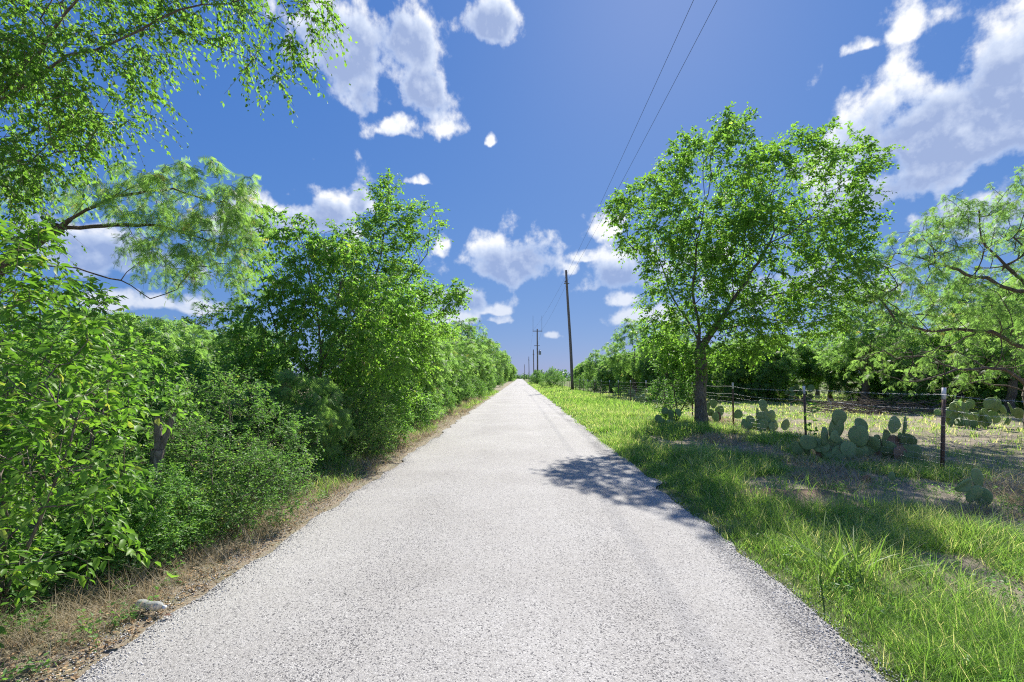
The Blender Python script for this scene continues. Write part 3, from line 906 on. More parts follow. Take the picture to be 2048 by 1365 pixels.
make_tree('elm_tree', 'taller open topped elm rising behind the hackberry on the left', 'tree', (-4.4, 13.2),
    [[(0, 0, 0), (.0, 0, 1.6), (.2, 0, 3.4), (.6, 0, 5.2), (.8, 0, 6.9)], [(.1, 0, 2.6), (1.0, -.2, 3.9), (1.9, -.3, 5.0), (2.0, -.3, 6.0)], [(.2, 0, 3.0), (-.7, -.2, 4.2), (-.9, -.2, 5.6)], [(.05, 0, 1.8), (.9, -.6, 2.8), (1.9, -.8, 3.5)]],
    [(.7, 0, 5.4, 1.0, .9, 1.0), (.75, 0, 6.7, .5, .5, .55, 1.4), (1.8, -.2, 5.9, .6, .6, .55), (-.6, -.1, 5.2, .7, .7, .7), (.8, -.2, 4.0, 1.4, 1.1, .9), (1.6, -.5, 3.2, 1.1, 1.0, .7), (1.0, -.5, 2.2, 1.2, 1.0, .7), (2.6, -.8, 3.8, .5, .4, .3, 1.5), (.6, -.3, 1.3, 1.3, .9, .7)],
    42, n_t=620, r_base=.12, r_tip=.0045, leaf=ELM_LEAF, step=.28, jit=.04, shell=.45,
    leafkw=dict(twigs=5, per=9, tl=.38, size=.092, width=.52, droop=.35, up=.15, tpl='2', base_rnd=.42, tone_amp=.6), leafy_cnt=2)

# ------------------------------------------------------------------ mesquite on the right, beyond the fence
make_tree('mesquite_tree', 'wide old mesquite beyond the fence at the right edge with a long level limb', 'tree', (16.4, 15.2),
    [[(0, 0, 0), (-.2, 0, 1.2), (-.1, 0, 2.4), (.2, 0, 3.6)],
     [(-.1, 0, 2.4), (-1.2, 0, 3.1), (-2.4, -.1, 3.25), (-3.6, -.1, 3.2), (-4.5, 0, 3.5), (-5.0, 0, 4.2)],
     [(.2, 0, 3.6), (-.6, .1, 5.0), (-1.6, .2, 6.2)], [(.2, 0, 3.6), (1.0, 0, 5.2), (1.0, 0, 7.0)], [(-.3, 0, 4.4), (-2.2, .1, 5.0), (-3.8, .1, 5.7)],
     [(-.2, 0, 1.4), (-1.6, -.5, 2.0), (-3.2, -.7, 2.0), (-4.4, -.8, 1.6)], [(-2.0, -.1, 3.2), (-3.2, -.5, 2.7), (-4.6, -.6, 2.3)], [(-.2, 0, 1.3), (-1.4, .5, 1.6), (-2.8, .6, 1.3)]],
    [(-1.8, 0, 6.2, 1.9, 1.6, 1.0), (-4.0, 0, 5.6, 1.3, 1.3, .9), (-3.6, 0, 4.2, 1.9, 1.4, .7), (.8, 0, 7.0, 1.6, 1.5, 1.1), (-.3, 0, 5.0, 1.8, 1.4, .8), (-4.6, -.3, 2.9, 1.3, 1.1, .7), (-2.5, -.4, 2.0, 2.0, 1.2, .6),
     (-.6, 0, 7.8, .9, .8, .5), (-5.3, 0, 4.7, .7, .8, .7), (-4.8, -.2, 2.1, 1.3, 1.0, .7), (-1.2, -.3, 3.6, 1.8, 1.4, .8, 1.3), (.6, 0, 3.2, 1.6, 1.4, 1.0), (-2.9, 0, 7.0, .8, .7, .5), (-1.5, 0, 2.6, 1.8, 1.5, .8)],
    51, n_t=1100, r_base=.22, r_tip=.0085, bark=BARK_M, leaf=MESQ_LEAF, step=.32, jit=.075, shell=.3, down_pen=.15, bf=.22,
    leafkw=dict(twigs=3, per=5, tl=.40, size=.16, droop=.7, up=0, tpl='o', base_rnd=.45), leafy_cnt=2, bare_frac=.42, bare_below=(3.4, .75))

# ------------------------------------------------------------------ background stock
def park(o):
    return o


M1 = make_tree('mesquite_tree', 'pale feathery mesquite first in the left hedge past the tall elm', 'tree', (-5.0, 18.0),
    [[(0, 0, 0), (.1, 0, .8), (.2, 0, 2.0)], [(.1, 0, .6), (1.0, .2, 1.8), (1.6, .2, 2.9)], [(.1, 0, .8), (-.9, -.2, 2.0), (-1.3, -.3, 3.2)], [(.2, 0, 2.0), (.2, .1, 3.6)]],
    [(.2, 0, 3.4, 1.6, 1.5, 1.1), (1.3, .1, 2.5, 1.1, 1.3, 1.0), (-1.2, -.1, 2.6, 1.1, 1.3, 1.1), (0, 0, 1.6, 1.7, 1.5, .9), (.6, 0, .8, 1.4, 1.4, .6)],
    61, n_t=420, r_base=.12, r_tip=.006, bark=BARK_M, leaf=MESQ_LEAF, step=.34, jit=.05, shell=.55, down_pen=.3,
    leafkw=dict(twigs=4, per=6, tl=.42, size=.20, droop=.7, up=.1, tpl='n', base_rnd=.45), leafy_cnt=2, twig_r=0, group='mesquites of the left hedge')
M2 = make_tree('mesquite_tree', 'tall loose mesquite in the paddock behind the large elm', 'tree', (13.4, 43),
    [[(0, 0, 0), (.1, 0, 1.6), (.0, 0, 3.4), (.2, 0, 5.0)], [(.1, 0, 1.3), (1.3, .2, 2.8), (2.0, .2, 4.2)], [(.1, 0, 1.6), (-1.2, -.2, 3.0), (-1.9, -.3, 4.4)]],
    [(.2, 0, 5.2, 1.6, 1.5, 1.2), (1.9, .1, 4.0, 1.3, 1.3, 1.0), (-1.8, -.1, 4.2, 1.3, 1.3, 1.0), (0, 0, 2.9, 2.2, 1.8, 1.0), (.3, 0, 6.3, .7, .7, .6)],
    62, n_t=260, r_base=.17, r_tip=.007, bark=BARK_M, leaf=MESQ_LEAF, step=.45, jit=.06, shell=.4, down_pen=.3,
    leafkw=dict(twigs=4, per=5, tl=.42, size=.20, droop=.6, up=.1, tpl='n', base_rnd=.42), leafy_cnt=2, twig_r=0, group='mesquites at the back of the paddock')
B1 = make_tree('brush_bush', 'rounded green bush at the foot of the left hedge past the tall elm', 'bush', (-4.1, 15.6),
    [[(0, 0, 0), (.1, 0, .6), (.0, 0, 1.2)], [(0, 0, .1), (.7, .1, .9)], [(0, 0, .1), (-.7, .1, .9)]],
    [(0, 0, 1.1, 1.0, 1.0, .8), (.7, 0, .7, .7, .8, .6), (-.7, 0, .8, .7, .8, .7), (0, 0, 1.8, .5, .5, .4)],
    63, n_t=420, r_base=.05, r_tip=.004, leaf=SHRUB_LEAF, step=.24, jit=.03, shell=.55, flare=False,
    leafkw=dict(twigs=4, per=8, tl=.24, size=.068, width=.5, tpl='2', base_rnd=.48), leafy_cnt=3, twig_r=0, group='bushes along the left hedge', crown_name='foliage', trunk_name='stems')
O1 = make_tree('oak_tree', 'dark rounded oak standing above the far end of the left hedge', 'tree', (-5.6, 96),
    [[(0, 0, 0), (.1, 0, 1.5), (.0, 0, 3.0), (.1, 0, 4.6)], [(.1, 0, 1.8), (1.5, .2, 3.4)], [(.1, 0, 1.9), (-1.5, -.2, 3.6)]],
    [(0, 0, 5.6, 2.0, 2.0, 1.5), (1.5, 0, 4.6, 1.6, 1.7, 1.3), (-1.5, 0, 4.5, 1.6, 1.7, 1.3), (0, 0, 3.4, 2.2, 2.0, 1.0)],
    64, n_t=300, r_base=.2, r_tip=.01, leaf=DARK_LEAF, step=.5, jit=.05, shell=.55,
    leafkw=dict(twigs=4, per=7, tl=.42, size=.17, width=.6, tpl='2'), leafy_cnt=2, twig_r=0)
rnd = random.Random(7)
ORD = ['second', 'third', 'fourth', 'fifth', 'sixth', 'seventh', 'eighth', 'ninth', 'tenth', 'eleventh', 'twelfth', 'thirteenth', 'fourteenth', 'fifteenth', 'sixteenth', 'seventeenth', 'eighteenth', 'nineteenth', 'twentieth',
       'twenty-first', 'twenty-second', 'twenty-third', 'twenty-fourth', 'twenty-fifth', 'twenty-sixth']
k = 0
for (hx, hy, hs) in ((-5.2, 21.5, 1.0), (-4.9, 25, 1.02), (-5.3, 29, 1.1), (-5.0, 33.5, 1.05), (-5.4, 38.5, 1.15), (-5.1, 44, 1.1), (-5.3, 50, 1.2), (-5.0, 57, 1.15), (-5.4, 65, 1.25), (-5.2, 74, 1.2), (-5.3, 84, 1.3),
                     (-5.4, 108, 1.3), (-5.3, 124, 1.4), (-5.2, 143, 1.35), (-5.2, 165, 1.4), (-5.0, 192, 1.5), (-4.6, 225, 1.5)):
    pr_ = M2 if k % 4 == 2 else O1 if k in (4, 9, 12) else M1
    zs_ = hs * (.85 if pr_ is M2 else .72 if pr_ is O1 else 1.0) * rnd.uniform(.85, 1.35)
    dup(pr_, (hx + rnd.uniform(-.5, .2), hy, 0), rnd.random() * 6.28, (hs * (.7 if pr_ is O1 else 1), hs * (.7 if pr_ is O1 else 1), zs_), ('dark oak' if pr_ is O1 else 'loose topped mesquite' if pr_ is M2 else 'pale mesquite') + ', %s tree from the camera in the left roadside hedge' % ORD[k], 'trees of the left hedge'); k += 1
k = 0
for (hx, hy, hs) in ((-3.9, 18.5, .8), (-4.0, 22, .85), (-3.9, 27, .9), (-4.1, 32, 1.0), (-4.0, 38, 1.0), (-4.1, 46, 1.1), (-4.0, 55, 1.1), (-4.2, 66, 1.2), (-4.2, 80, 1.2)):
    dup(B1, (hx, hy, 0), rnd.random() * 6.28, (hs, hs, hs), 'green bush, %s from the camera at the foot of the left hedge' % ORD[k], 'bushes along the left hedge'); k += 1
# brush behind the near shrubs on the left
k = 0
for (proto, hx, hy, hs, lab) in (
        (B1, -6.4, 8.6, 1.05, 'dense bush behind the saplings on the left'), (B1, -5.6, 8.2, .8, 'bush between the small leaved shrub and the young mesquite'), (M1, -8.6, 11.0, .72, 'pale mesquite showing between the leaning limb and the hackberry'),
        (M1, -11.5, 13.0, .8, 'pale mesquite behind the saplings at the left edge'), (B1, -6.0, 10.6, 1.2, 'dark bush left of the hackberry trunk'), (B1, -3.9, 11.9, .95, 'bush filling the gap under the tall left elm'),
        (M1, -9.5, 17.0, .8, 'mesquite behind the hackberry tree on the left'), (M1, -14, 20, .9, 'far left mesquite with its top against the sky'), (B1, -8.0, 7.4, 1.3, 'bush under the leaning mesquite trunk at the left'),
        (O1, -18.5, 30, .92, 'dark lone tree against the sky left of the hackberry'), (B1, -5.6, 6.4, 1.0, 'bush left of the broken wooden post'), (O1, -9.5, 30, 1.15, 'dark tree top showing just right of the tall left elm'),
        (B1, -4.5, 11.2, .9, 'bush at the foot of the hackberry tree'), (M1, -16, 27, .9, 'mesquite below the dark lone tree on the left'), (B1, -10, 9.5, 1.5, 'large bush beyond the leaning mesquite trunk'), (B1, -3.35, 4.45, .42, 'knee high bush in front of the broken wooden post'), (B1, -3.75, 4.35, .45, 'knee high bush between the leftmost sapling and the broken post')):
    o = dup(proto, (hx, hy, g1(hx, hy) - .03), rnd.random() * 6.28, (hs, hs, hs), lab, 'background brush on the left')
# back of the paddock on the right
row = [(M2, 16.8, 37, .8), (M1, 11.2, 38, .95), (M1, 14.2, 35, 1.0), (M1, 17.0, 34, 1.1), (M1, 19.5, 35, 1.15), (M2, 22, 34, .85), (M1, 22.3, 31.5, 1.05), (M1, 24.8, 31, 1.15), (M1, 27.2, 30, 1.15), (M2, 29.5, 31, .95), (M1, 31.5, 29, 1.2), (M1, 34.5, 32, 1.25), (M1, 37.5, 33, 1.3),
       (M1, 10.8, 46, 1.0), (M1, 10.2, 54, .9), (M2, 17, 52, .9), (M1, 21, 45, 1.2), (M2, 26, 42, .9), (M1, 12.5, 66, 1.1), (M1, 11, 80, 1.0), (M2, 16, 75, .75), (M1, 14, 100, 1.2), (M1, 16, 125, 1.2),
       (M1, 21.2, 25.5, .8), (M1, 24.5, 24.0, .9), (M1, 27.5, 24.5, 1.0), (M1, 15.2, 41, 1.1), (M1, 13.0, 57, 1.1), (M2, 9.8, 41, 1.05), (M2, 11.8, 37.5, 1.0), (M2, 20.5, 28.5, 1.15), (M2, 25.5, 28, 1.25), (M2, 29.5, 28, 1.3), (M2, 23.0, 22.5, 1.0), (M2, 9.4, 60, .8)]
row.sort(key=lambda q: q[1] / q[2])
k1 = k2 = 0
for (proto, hx, hy, hs) in row:
    if proto is M2:
        lab = 'tall loose mesquite, %s from the left in the tree line behind the paddock' % (['first'] + ORD)[k2]; k2 += 1
    else:
        lab = 'low bushy mesquite, %s from the left in the tree line behind the paddock' % (['first'] + ORD)[k1]; k1 += 1
    dup(proto, (hx, hy, 0), rnd.random() * 6.28, (hs, hs, hs * .95), lab, 'mesquites at the back of the paddock')
for (proto, hx, hy, hs, lab) in ((B1, 4.9, 74, 1.45, 'dark rounded bush standing alone on the right verge past the bare pole'), (B1, 3.9, 112, 1.5, 'bush at the foot of the crossarm pole'), (B1, 4.6, 128, 1.7, 'bush behind the crossarm pole'),
                                 (B1, 8.2, 52, .8, 'small bush by the fence before the bare pole'), (B1, 7.8, 62, .9, 'small bush by the fence right of the bare pole'), (B1, 9.2, 30, .5, 'low bush just beyond the fence left of the large elm')):
    dup(proto, (hx, hy, 0), rnd.random() * 6.28, (hs, hs, hs), lab, 'bushes along the right verge')

# far woods along the horizon: one mass
rng = np.random.default_rng(70)
cs = []
for q in range(230):
    sx = rng.choice([-1, 1], p=[.35, .65]); yy = rng.uniform(170, 520); xx = sx * rng.uniform(9 if sx > 0 else 14, 260)
    cs.append((xx, yy, rng.uniform(3.2, 6.5), rng.uniform(3, 6)))
for q in range(14):
    cs.append((rng.uniform(-9, 9), rng.uniform(440, 500), rng.uniform(3, 6), rng.uniform(3, 5)))
Ps = []
for (cx, cy, hh, rr) in cs:
    d = norm(rng.normal(size=(150, 3))); d[:, 2] = np.abs(d[:, 2])
    q = d * (rng.random((150, 1)) ** .3) * np.array([rr, rr, hh]); q += np.array([cx, cy, .2]); Ps.append(q)
Pw = np.concatenate(Ps); n = len(Pw)
V, F, rv = scatter(T2V, T2F, Pw, rng.normal(size=(n, 3)), rng.normal(size=(n, 3)) + np.array([0, 0, .8]), .7 + .6 * rng.random(n), np.full(n, .7), np.clip(.4 + rng.normal(size=n) * .2, 0, 1))
tag(link('far_woods', mesh_np('far_woods', V, F, DARK_LEAF, {'rnd': rv})), 'low far off wood along the horizon at the end of the road', 'woods', kind='stuff')

# ------------------------------------------------------------------ fence
FX = lambda yy: 7.2 + .02 * math.sin(yy * .7)
fence = thing('wire_fence', (7.2, 24, 0), 'wire fence on steel posts along the right verge', 'fence')
prng = random.Random(5)


def box_v(x0, x1, y0, y1, z0, z1):
    v = [(x0, y0, z0), (x1, y0, z0), (x1, y1, z0), (x0, y1, z0), (x0, y0, z1), (x1, y0, z1), (x1, y1, z1), (x0, y1, z1)]
    f = [(0, 3, 2, 1), (4, 5, 6, 7), (0, 1, 5, 4), (1, 2, 6, 5), (2, 3, 7, 6), (3, 0, 4, 7)]
    return v, f


def join_boxes(lst):
    V = []; F = []
    for b in lst:
        v, f = box_v(*b); n = len(V); V += v; F += [tuple(i + n for i in q) for q in f]
    return np.array(V), np.array(F)


w = .028
pv, pf = join_boxes([(-w, w, -.004, .004, 0, 1.3), (-.004, .004, .0045, .045, 0, 1.3)] + [(-.008, .008, -.012, -.0045, .1 + .08 * q, .125 + .08 * q) for q in range(15)])
tv, tf = join_boxes([(-w - .001, w + .001, -.005, .005, 1.3002, 1.5), (-.005, .005, .0055, .046, 1.3002, 1.5)])
post_me = mesh_np('post', pv, pf, POST_RUST); tip_me = mesh_np('painted_tip', tv, tf, POST_WHITE)
ypost = [0.2, 4.15, 8.16, 12.1, 16.15, 20.1, 23.9] + [27.4 + 3.85 * q for q in range(24)]
tops = []
for yp in ypost:
    o = link('post', post_me, fence, (FX(yp) - 7.2, yp - 24, g1(7.2, yp) - .02))
    lean = Vector((prng.gauss(0, .02), prng.gauss(0, .015)))
    if abs(yp - 12.1) < .1: lean = Vector((-.05, .02))
    o.rotation_euler = (lean.y, lean.x, prng.gauss(0, .15))
    tp = link('painted_tip', tip_me, o)
    tops.append((yp, lean))
# strands
def strand(name, z0, r, barb=False, slack=.02, seed=0):
    rr = random.Random(seed); segs = []; pts = []
    for a, b in zip(ypost[:-1], ypost[1:]):
        for q in range(6):
            t = q / 6; yy = a + (b - a) * t
            pts.append((FX(yy) - 7.2 - .035 + rr.gauss(0, .006), yy - 24, z0 + g1(7.2, a) * .8 - slack * 4 * t * (1 - t) + rr.gauss(0, .006)))
    pts = np.array(pts)
    for i in range(len(pts) - 1):
        rad = r * max(1, min(1.1, (pts[i][1] + 24) / 16))
        segs.append((pts[i], pts[i + 1], rad, rad, pts[i + 1] - pts[i], pts[i + 1] - pts[i]))
    if barb:
        for i in range(len(pts) - 1):
            if pts[i][1] + 24 > 22: break
            for q in range(5):
                c = pts[i] + (pts[i + 1] - pts[i]) * q / 5
                for dv in ((.018, 0, .022), (-.018, .006, .022)):
                    dv = np.array(dv); segs.append((c - dv, c + dv, .0018, .0012, dv, dv))
    V, F = tubes(segs, lambda q: 4)
    return link(name, mesh_np(name, V, F, WIRE, None, True), fence)


strand('barbed_strand', 1.37, .0023, True, .03, 1)
strand('barbed_strand', 1.13, .0020, True, .04, 3)
for q, zz in enumerate((1.0, .85, .70, .56, .43, .31, .20, .10)):
    strand('mesh_wire', zz, .0014, False, .01, 10 + q)
segs = []
for yy in np.arange(.4, 34, .16):
    r_ = .0011 * max(1, min(1.2, yy / 16))
    a = np.array((FX(yy) - 7.2 - .034 + prng.gauss(0, .006), yy - 24 + prng.gauss(0, .008), .06 + g1(7.2, yy) * .8)); b = a + np.array((prng.gauss(0, .006), prng.gauss(0, .01), .95))
    segs.append((a, b, r_, r_, b - a, b - a))
V, F = tubes(segs, lambda q: 3)
tag(link('mesh_stays', mesh_np('mesh_stays', V, F, WIRE), fence), kind='stuff')

# loose coil of wire and a vine on the fence between the two near posts
segs = []
cc = np.array([7.1, 11.3, .95]); pr = None
for q in range(33):
    a = q * .2; p = cc + np.array([.02 * math.sin(a * 3), .34 * math.cos(a), .34 * math.sin(a)])
    if pr is not None: segs.append((pr, p, .004, .004, p - pr, p - pr))
    pr = p
V, F = tubes(segs, lambda q: 4)
coil = thing('wire_coil', (7.1, 11.3, .61), 'loose loop of wire hanging on the fence beside the second post', 'wire')
link('loop', mesh_np('loop', V - np.array([7.1, 11.3, .61]), F, WIRE, None, True), coil)
make_tree('fence_vine', 'small leafy vine climbing the fence wire beside the second post', 'vine', (7.05, 11.62),
    [[(0, 0, 0), (0, .02, .4), (.01, -.03, .8), (0, .02, 1.15)]], [(0, 0, .95, .05, .16, .25), (0, .0, .55, .05, .12, .3)], 71, n_t=16, r_base=.005, r_tip=.002, leaf=HACK_LEAF, step=.1, jit=.01, flare=False,
    leafkw=dict(twigs=1, per=4, tl=.1, size=.085, width=.7, tpl='8'), leafy_cnt=1, crown_name='foliage', trunk_name='stem')

# ------------------------------------------------------------------ prickly pears
def pad_mesh(name, mat, thick=.13, seed=0, spines=True):
    """flat obovate pad, base at origin, height 1, standing in xz"""
    r_ = np.random.default_rng(seed)
    nu = 16
    rings = [(0.02, 1.0), (.5, .97), (.8, .78), (.94, .5), (1.0, 0.0), (.94, -.5), (.8, -.78), (.5, -.97), (.02, -1.0)]
    V = []; F = []
    for rad, t in rings:
        for iu in range(nu):
            a = 2 * math.pi * iu / nu
            cx, cz = math.cos(a) * rad, math.sin(a) * rad
            zz = .5 + .5 * cz
            wf = .40 * (.66 + .34 * math.sin(min(1, zz / .72) * math.pi / 2))
            wob = 1 + .04 * math.sin(a * 3 + seed)
            V.append((cx * wf * wob, t * thick * .5 * (.7 + .3 * (1 - zz)) + (.10 + .05 * seed % .1) * (zz - .4) ** 2 + .05 * math.sin(cx * 3 + seed), zz))
    for iv in range(len(rings) - 1):
        for iu in range(nu):
            a = iv * nu + iu; b = iv * nu + (iu + 1) % nu
            F.append((a, a + nu, b + nu)); F.append((a, b + nu, b))
    V = np.array(V); F = np.array(F)
    me = mesh_np(name, V, F, mat, None, True)
    return me


def spine_mesh(seed, thick=.13):
    r_ = np.random.default_rng(seed); segs = []
    for q in range(46):
        while True:
            xx, zz = r_.uniform(-.36, .36), r_.uniform(.12, .95)
            if (xx / .37) ** 2 + ((zz - .52) / .48) ** 2 < 1: break
        s = r_.choice([-1, 1]); b = np.array([xx, s * thick * .42 * (1 - ((xx / .4) ** 2 + ((zz - .5) / .5) ** 2) * .5) + .07 * (zz - .4) ** 2, zz])
        for k_ in range(2):
            d = np.array([r_.normal() * .06, s * .12, r_.normal() * .06 - .02]); segs.append((b, b + d, .004, .001, d, d))
    for q in range(34):
        a = r_.uniform(-.6, 3.75); b = np.array([.38 * math.cos(a), .03, .52 + .48 * math.sin(a)])
        d = np.array([.1 * math.cos(a), r_.normal() * .05, .1 * math.sin(a)]); segs.append((b, b + d, .004, .001, d, d))
    V, F = tubes(segs, lambda q: 3)
    return mesh_np('spines', V, F, SPINE)


PADS = [pad_mesh('pad', PAD, .11, s) for s in (1, 2, 3, 4)]
PADS_DEAD = [pad_mesh('dead_pad', PAD_DEAD, .10, s) for s in (5, 6)]
SPINES = [spine_mesh(s) for s in (1, 2)]


def pear(loc, label, pads, spines=False, group='prickly pears on the right', seed=0, rz=0.):
    """pads: (x, y, z of the pad's centre, width, height, tilt in the picture plane deg, yaw deg, dead)"""
    r_ = random.Random(seed)
    root = thing('prickly_pear', (loc[0], loc[1], g1(loc[0], loc[1]) - .02), label, 'cactus', group, rz)
    for (px_, py_, pz_, w_, h_, tilt, yaw, dead) in pads:
        me = r_.choice(PADS_DEAD if dead else PADS)
        o = link('dead_pad' if dead else 'pad', me, root)
        rot = Matrix.Rotation(R(yaw), 3, 'Z') @ Matrix.Rotation(R(r_.gauss(0, 8)), 3, 'X')
        rot = Matrix.Rotation(R(-tilt), 3, 'Y') @ rot
        up = rot @ Vector((0, 0, 1))
        o.location = Vector((px_, py_, pz_)) - up * h_ * .5
        o.rotation_euler = rot.to_euler()
        o.scale = (w_ / .8 * 1.12, h_ * 1.1, h_ * 1.1)
        if spines:
            tag(link('spines', r_.choice(SPINES), o), kind='stuff')
    return root


def from_list(lst, ox, oz, s, seed):
    r_ = random.Random(seed); out = []
    for (zx, zy, w_, h_, tilt, yaw, dead) in lst:
        zc = (oz - zy) * s
        out.append(((zx - ox) * s, r_.gauss(0, .10), max(zc, h_ * s * .42), w_ * s, h_ * s, tilt, yaw, dead))
    return out


LA = [(1150, 312, 78, 84, 5, 0, 0), (1137, 370, 84, 112, -12, 10, 0), (1247, 355, 76, 86, 10, 15, 0), (1222, 402, 92, 106, 8, -10, 0), (1162, 472, 92, 84, -5, 5, 0), (1272, 470, 92, 84, 14, -12, 0), (1036, 402, 64, 90, -14, 35, 0),
      (1085, 402, 54, 60, 10, 20, 0), (1112, 440, 70, 80, -4, 0, 0), (1375, 415, 68, 84, -8, 25, 0), (1486, 350, 70, 92, 8, 55, 0), (1405, 337, 88, 60, 70, 10, 0), (1452, 412, 60, 56, 0, 80, 0), (1520, 490, 88, 80, 50, 0, 0),
      (1408, 490, 80, 76, -25, 20, 1), (1480, 462, 70, 60, 30, 40, 1), (912, 468, 80, 56, -60, 10, 0), (1000, 476, 56, 72, 5, 30, 0), (1330, 445, 70, 90, 0, 30, 0), (1060, 470, 70, 80, -20, 20, 0), (1220, 490, 70, 70, 0, 40, 0), (1440, 500, 70, 70, 10, -20, 0)]
rr_ = random.Random(77)
for q in range(18):
    LA.append((rr_.uniform(960, 1500), rr_.uniform(430, 520), rr_.uniform(65, 92), rr_.uniform(70, 95), rr_.uniform(-50, 50), rr_.uniform(-35, 35), int(rr_.random() < .15)))
pear((6.72, 9.7), 'largest prickly pear, a wide clump against the fence between the two near posts', from_list(LA, 1200, 530, .00386, 1), True, seed=2)
LB = [(715, 255, 46, 56, 5, 10, 0), (770, 308, 60, 52, 60, 5, 0), (825, 352, 56, 40, 75, 0, 0), (745, 342, 42, 48, 10, 15, 0), (682, 292, 44, 52, -6, 50, 0), (697, 322, 44, 62, 0, 20, 0), (600, 302, 48, 46, -35, 10, 0), (650, 330, 44, 46, -15, 0, 0),
      (715, 322, 44, 54, 8, 0, 0), (760, 365, 50, 36, 60, 20, 0), (690, 362, 50, 50, 0, 10, 0), (620, 350, 44, 50, -20, 20, 0), (730, 292, 44, 50, 20, 20, 0)]
for q in range(8):
    LB.append((rr_.uniform(620, 790), rr_.uniform(330, 375), 46, 48, rr_.uniform(-60, 60), rr_.uniform(-30, 30), 0))
pear((7.5, 15.0), 'prickly pear clump right of the large elm trunk, one round pad standing highest', from_list(LB, 700, 385, .0061, 3), seed=4)
LC = [(172, 303, 42, 40, -30, 10, 0), (192, 322, 40, 34, 40, 10, 0), (243, 285, 34, 48, 5, 20, 0), (225, 322, 34, 34, 0, 0, 0), (210, 265, 34, 34, -20, 0, 0), (268, 270, 34, 40, 20, 30, 0), (250, 325, 40, 40, 10, 10, 0)]
pear((5.05, 16.3), 'small prickly pear just left of the large elm trunk', from_list(LC, 230, 345, .0068, 5), seed=6)
LC2 = [(465, 232, 38, 46, 0, 10, 0), (505, 270, 56, 48, 60, 10, 0), (452, 278, 40, 36, -40, 10, 0), (490, 300, 54, 36, 70, 10, 1), (475, 300, 44, 50, 5, 20, 0), (440, 245, 34, 44, -20, 40, 0)]
pear((6.95, 17.2), 'small prickly pear just right of the large elm trunk with a brown pad', from_list(LC2, 470, 335, .0069, 7), seed=8)
LD = [(1700, 655, 60, 104, -72, 0, 0), (1795, 712, 70, 96, -42, 8, 0), (1858, 640, 62, 96, 8, 10, 0), (1895, 740, 80, 92, 16, -18, 0), (1870, 780, 60, 56, 0, 30, 0)]
pear((5.9, 6.0), 'nearest small prickly pear with two raised pads at the right edge', from_list(LD, 1880, 800, .00244, 9), True, seed=10)
LD2 = [(1700, 605, 46, 44, 20, 20, 0), (1605, 632, 50, 46, -20, 10, 1), (1620, 640, 40, 40, 30, 50, 1)]
pear((5.65, 7.6), 'withered prickly pear stub at the foot of the nearest fence post', from_list(LD2, 1650, 660, .0030, 11), seed=12)


def wild_pear(loc, wdt, hgt, n, s, label, seed):
    r_ = random.Random(seed); pads = []
    for q in range(n):
        f = r_.random(); lv = r_.random() ** 1.4
        xx = (f - .5) * wdt * (1 - .3 * lv); hh = s * r_.uniform(.75, 1.15)
        pads.append((xx, r_.gauss(0, .25), hh * .42 + lv * (hgt - hh * .9), hh * r_.uniform(.7, .95), hh, r_.gauss(0, 25) + xx / wdt * 50, r_.uniform(-60, 60), r_.random() < .04))
    return pear(loc, label, pads, seed=seed)


wild_pear((15.6, 16.2), 2.9, 1.0, 46, .34, 'long dark prickly pear thicket under the old mesquite at the right edge', 21)
wild_pear((18.6, 32.0), 1.7, 1.5, 22, .42, 'grey green prickly pear mound at the back of the paddock', 22)
wild_pear((16.6, 34.0), 1.3, 1.3, 14, .42, 'dark prickly pear at the back of the paddock, left of the grey green mound', 23)
wild_pear((8.3, 35.5), .9, .8, 8, .36, 'small far prickly pear by the fence, left one of three', 24)
wild_pear((8.0, 32.0), .8, .75, 7, .36, 'small far prickly pear by the fence, middle one of three', 25)
wild_pear((7.9, 30.3), .6, .8, 6, .36, 'small far prickly pear by the fence, right one of three', 26)

# ------------------------------------------------------------------ poles and line
def lathe(prof, k=14):
    V = []; F = []
    for (r_, z_) in prof:
        for q in range(k):
            a = 2 * math.pi * q / k; V.append((r_ * math.cos(a), r_ * math.sin(a), z_))
    for i in range(len(prof) - 1):
        for q in range(k):
            a = i * k + q; b = i * k + (q + 1) % k
            F.append((a, b, b + k, a + k))
    return np.array(V), np.array(F)


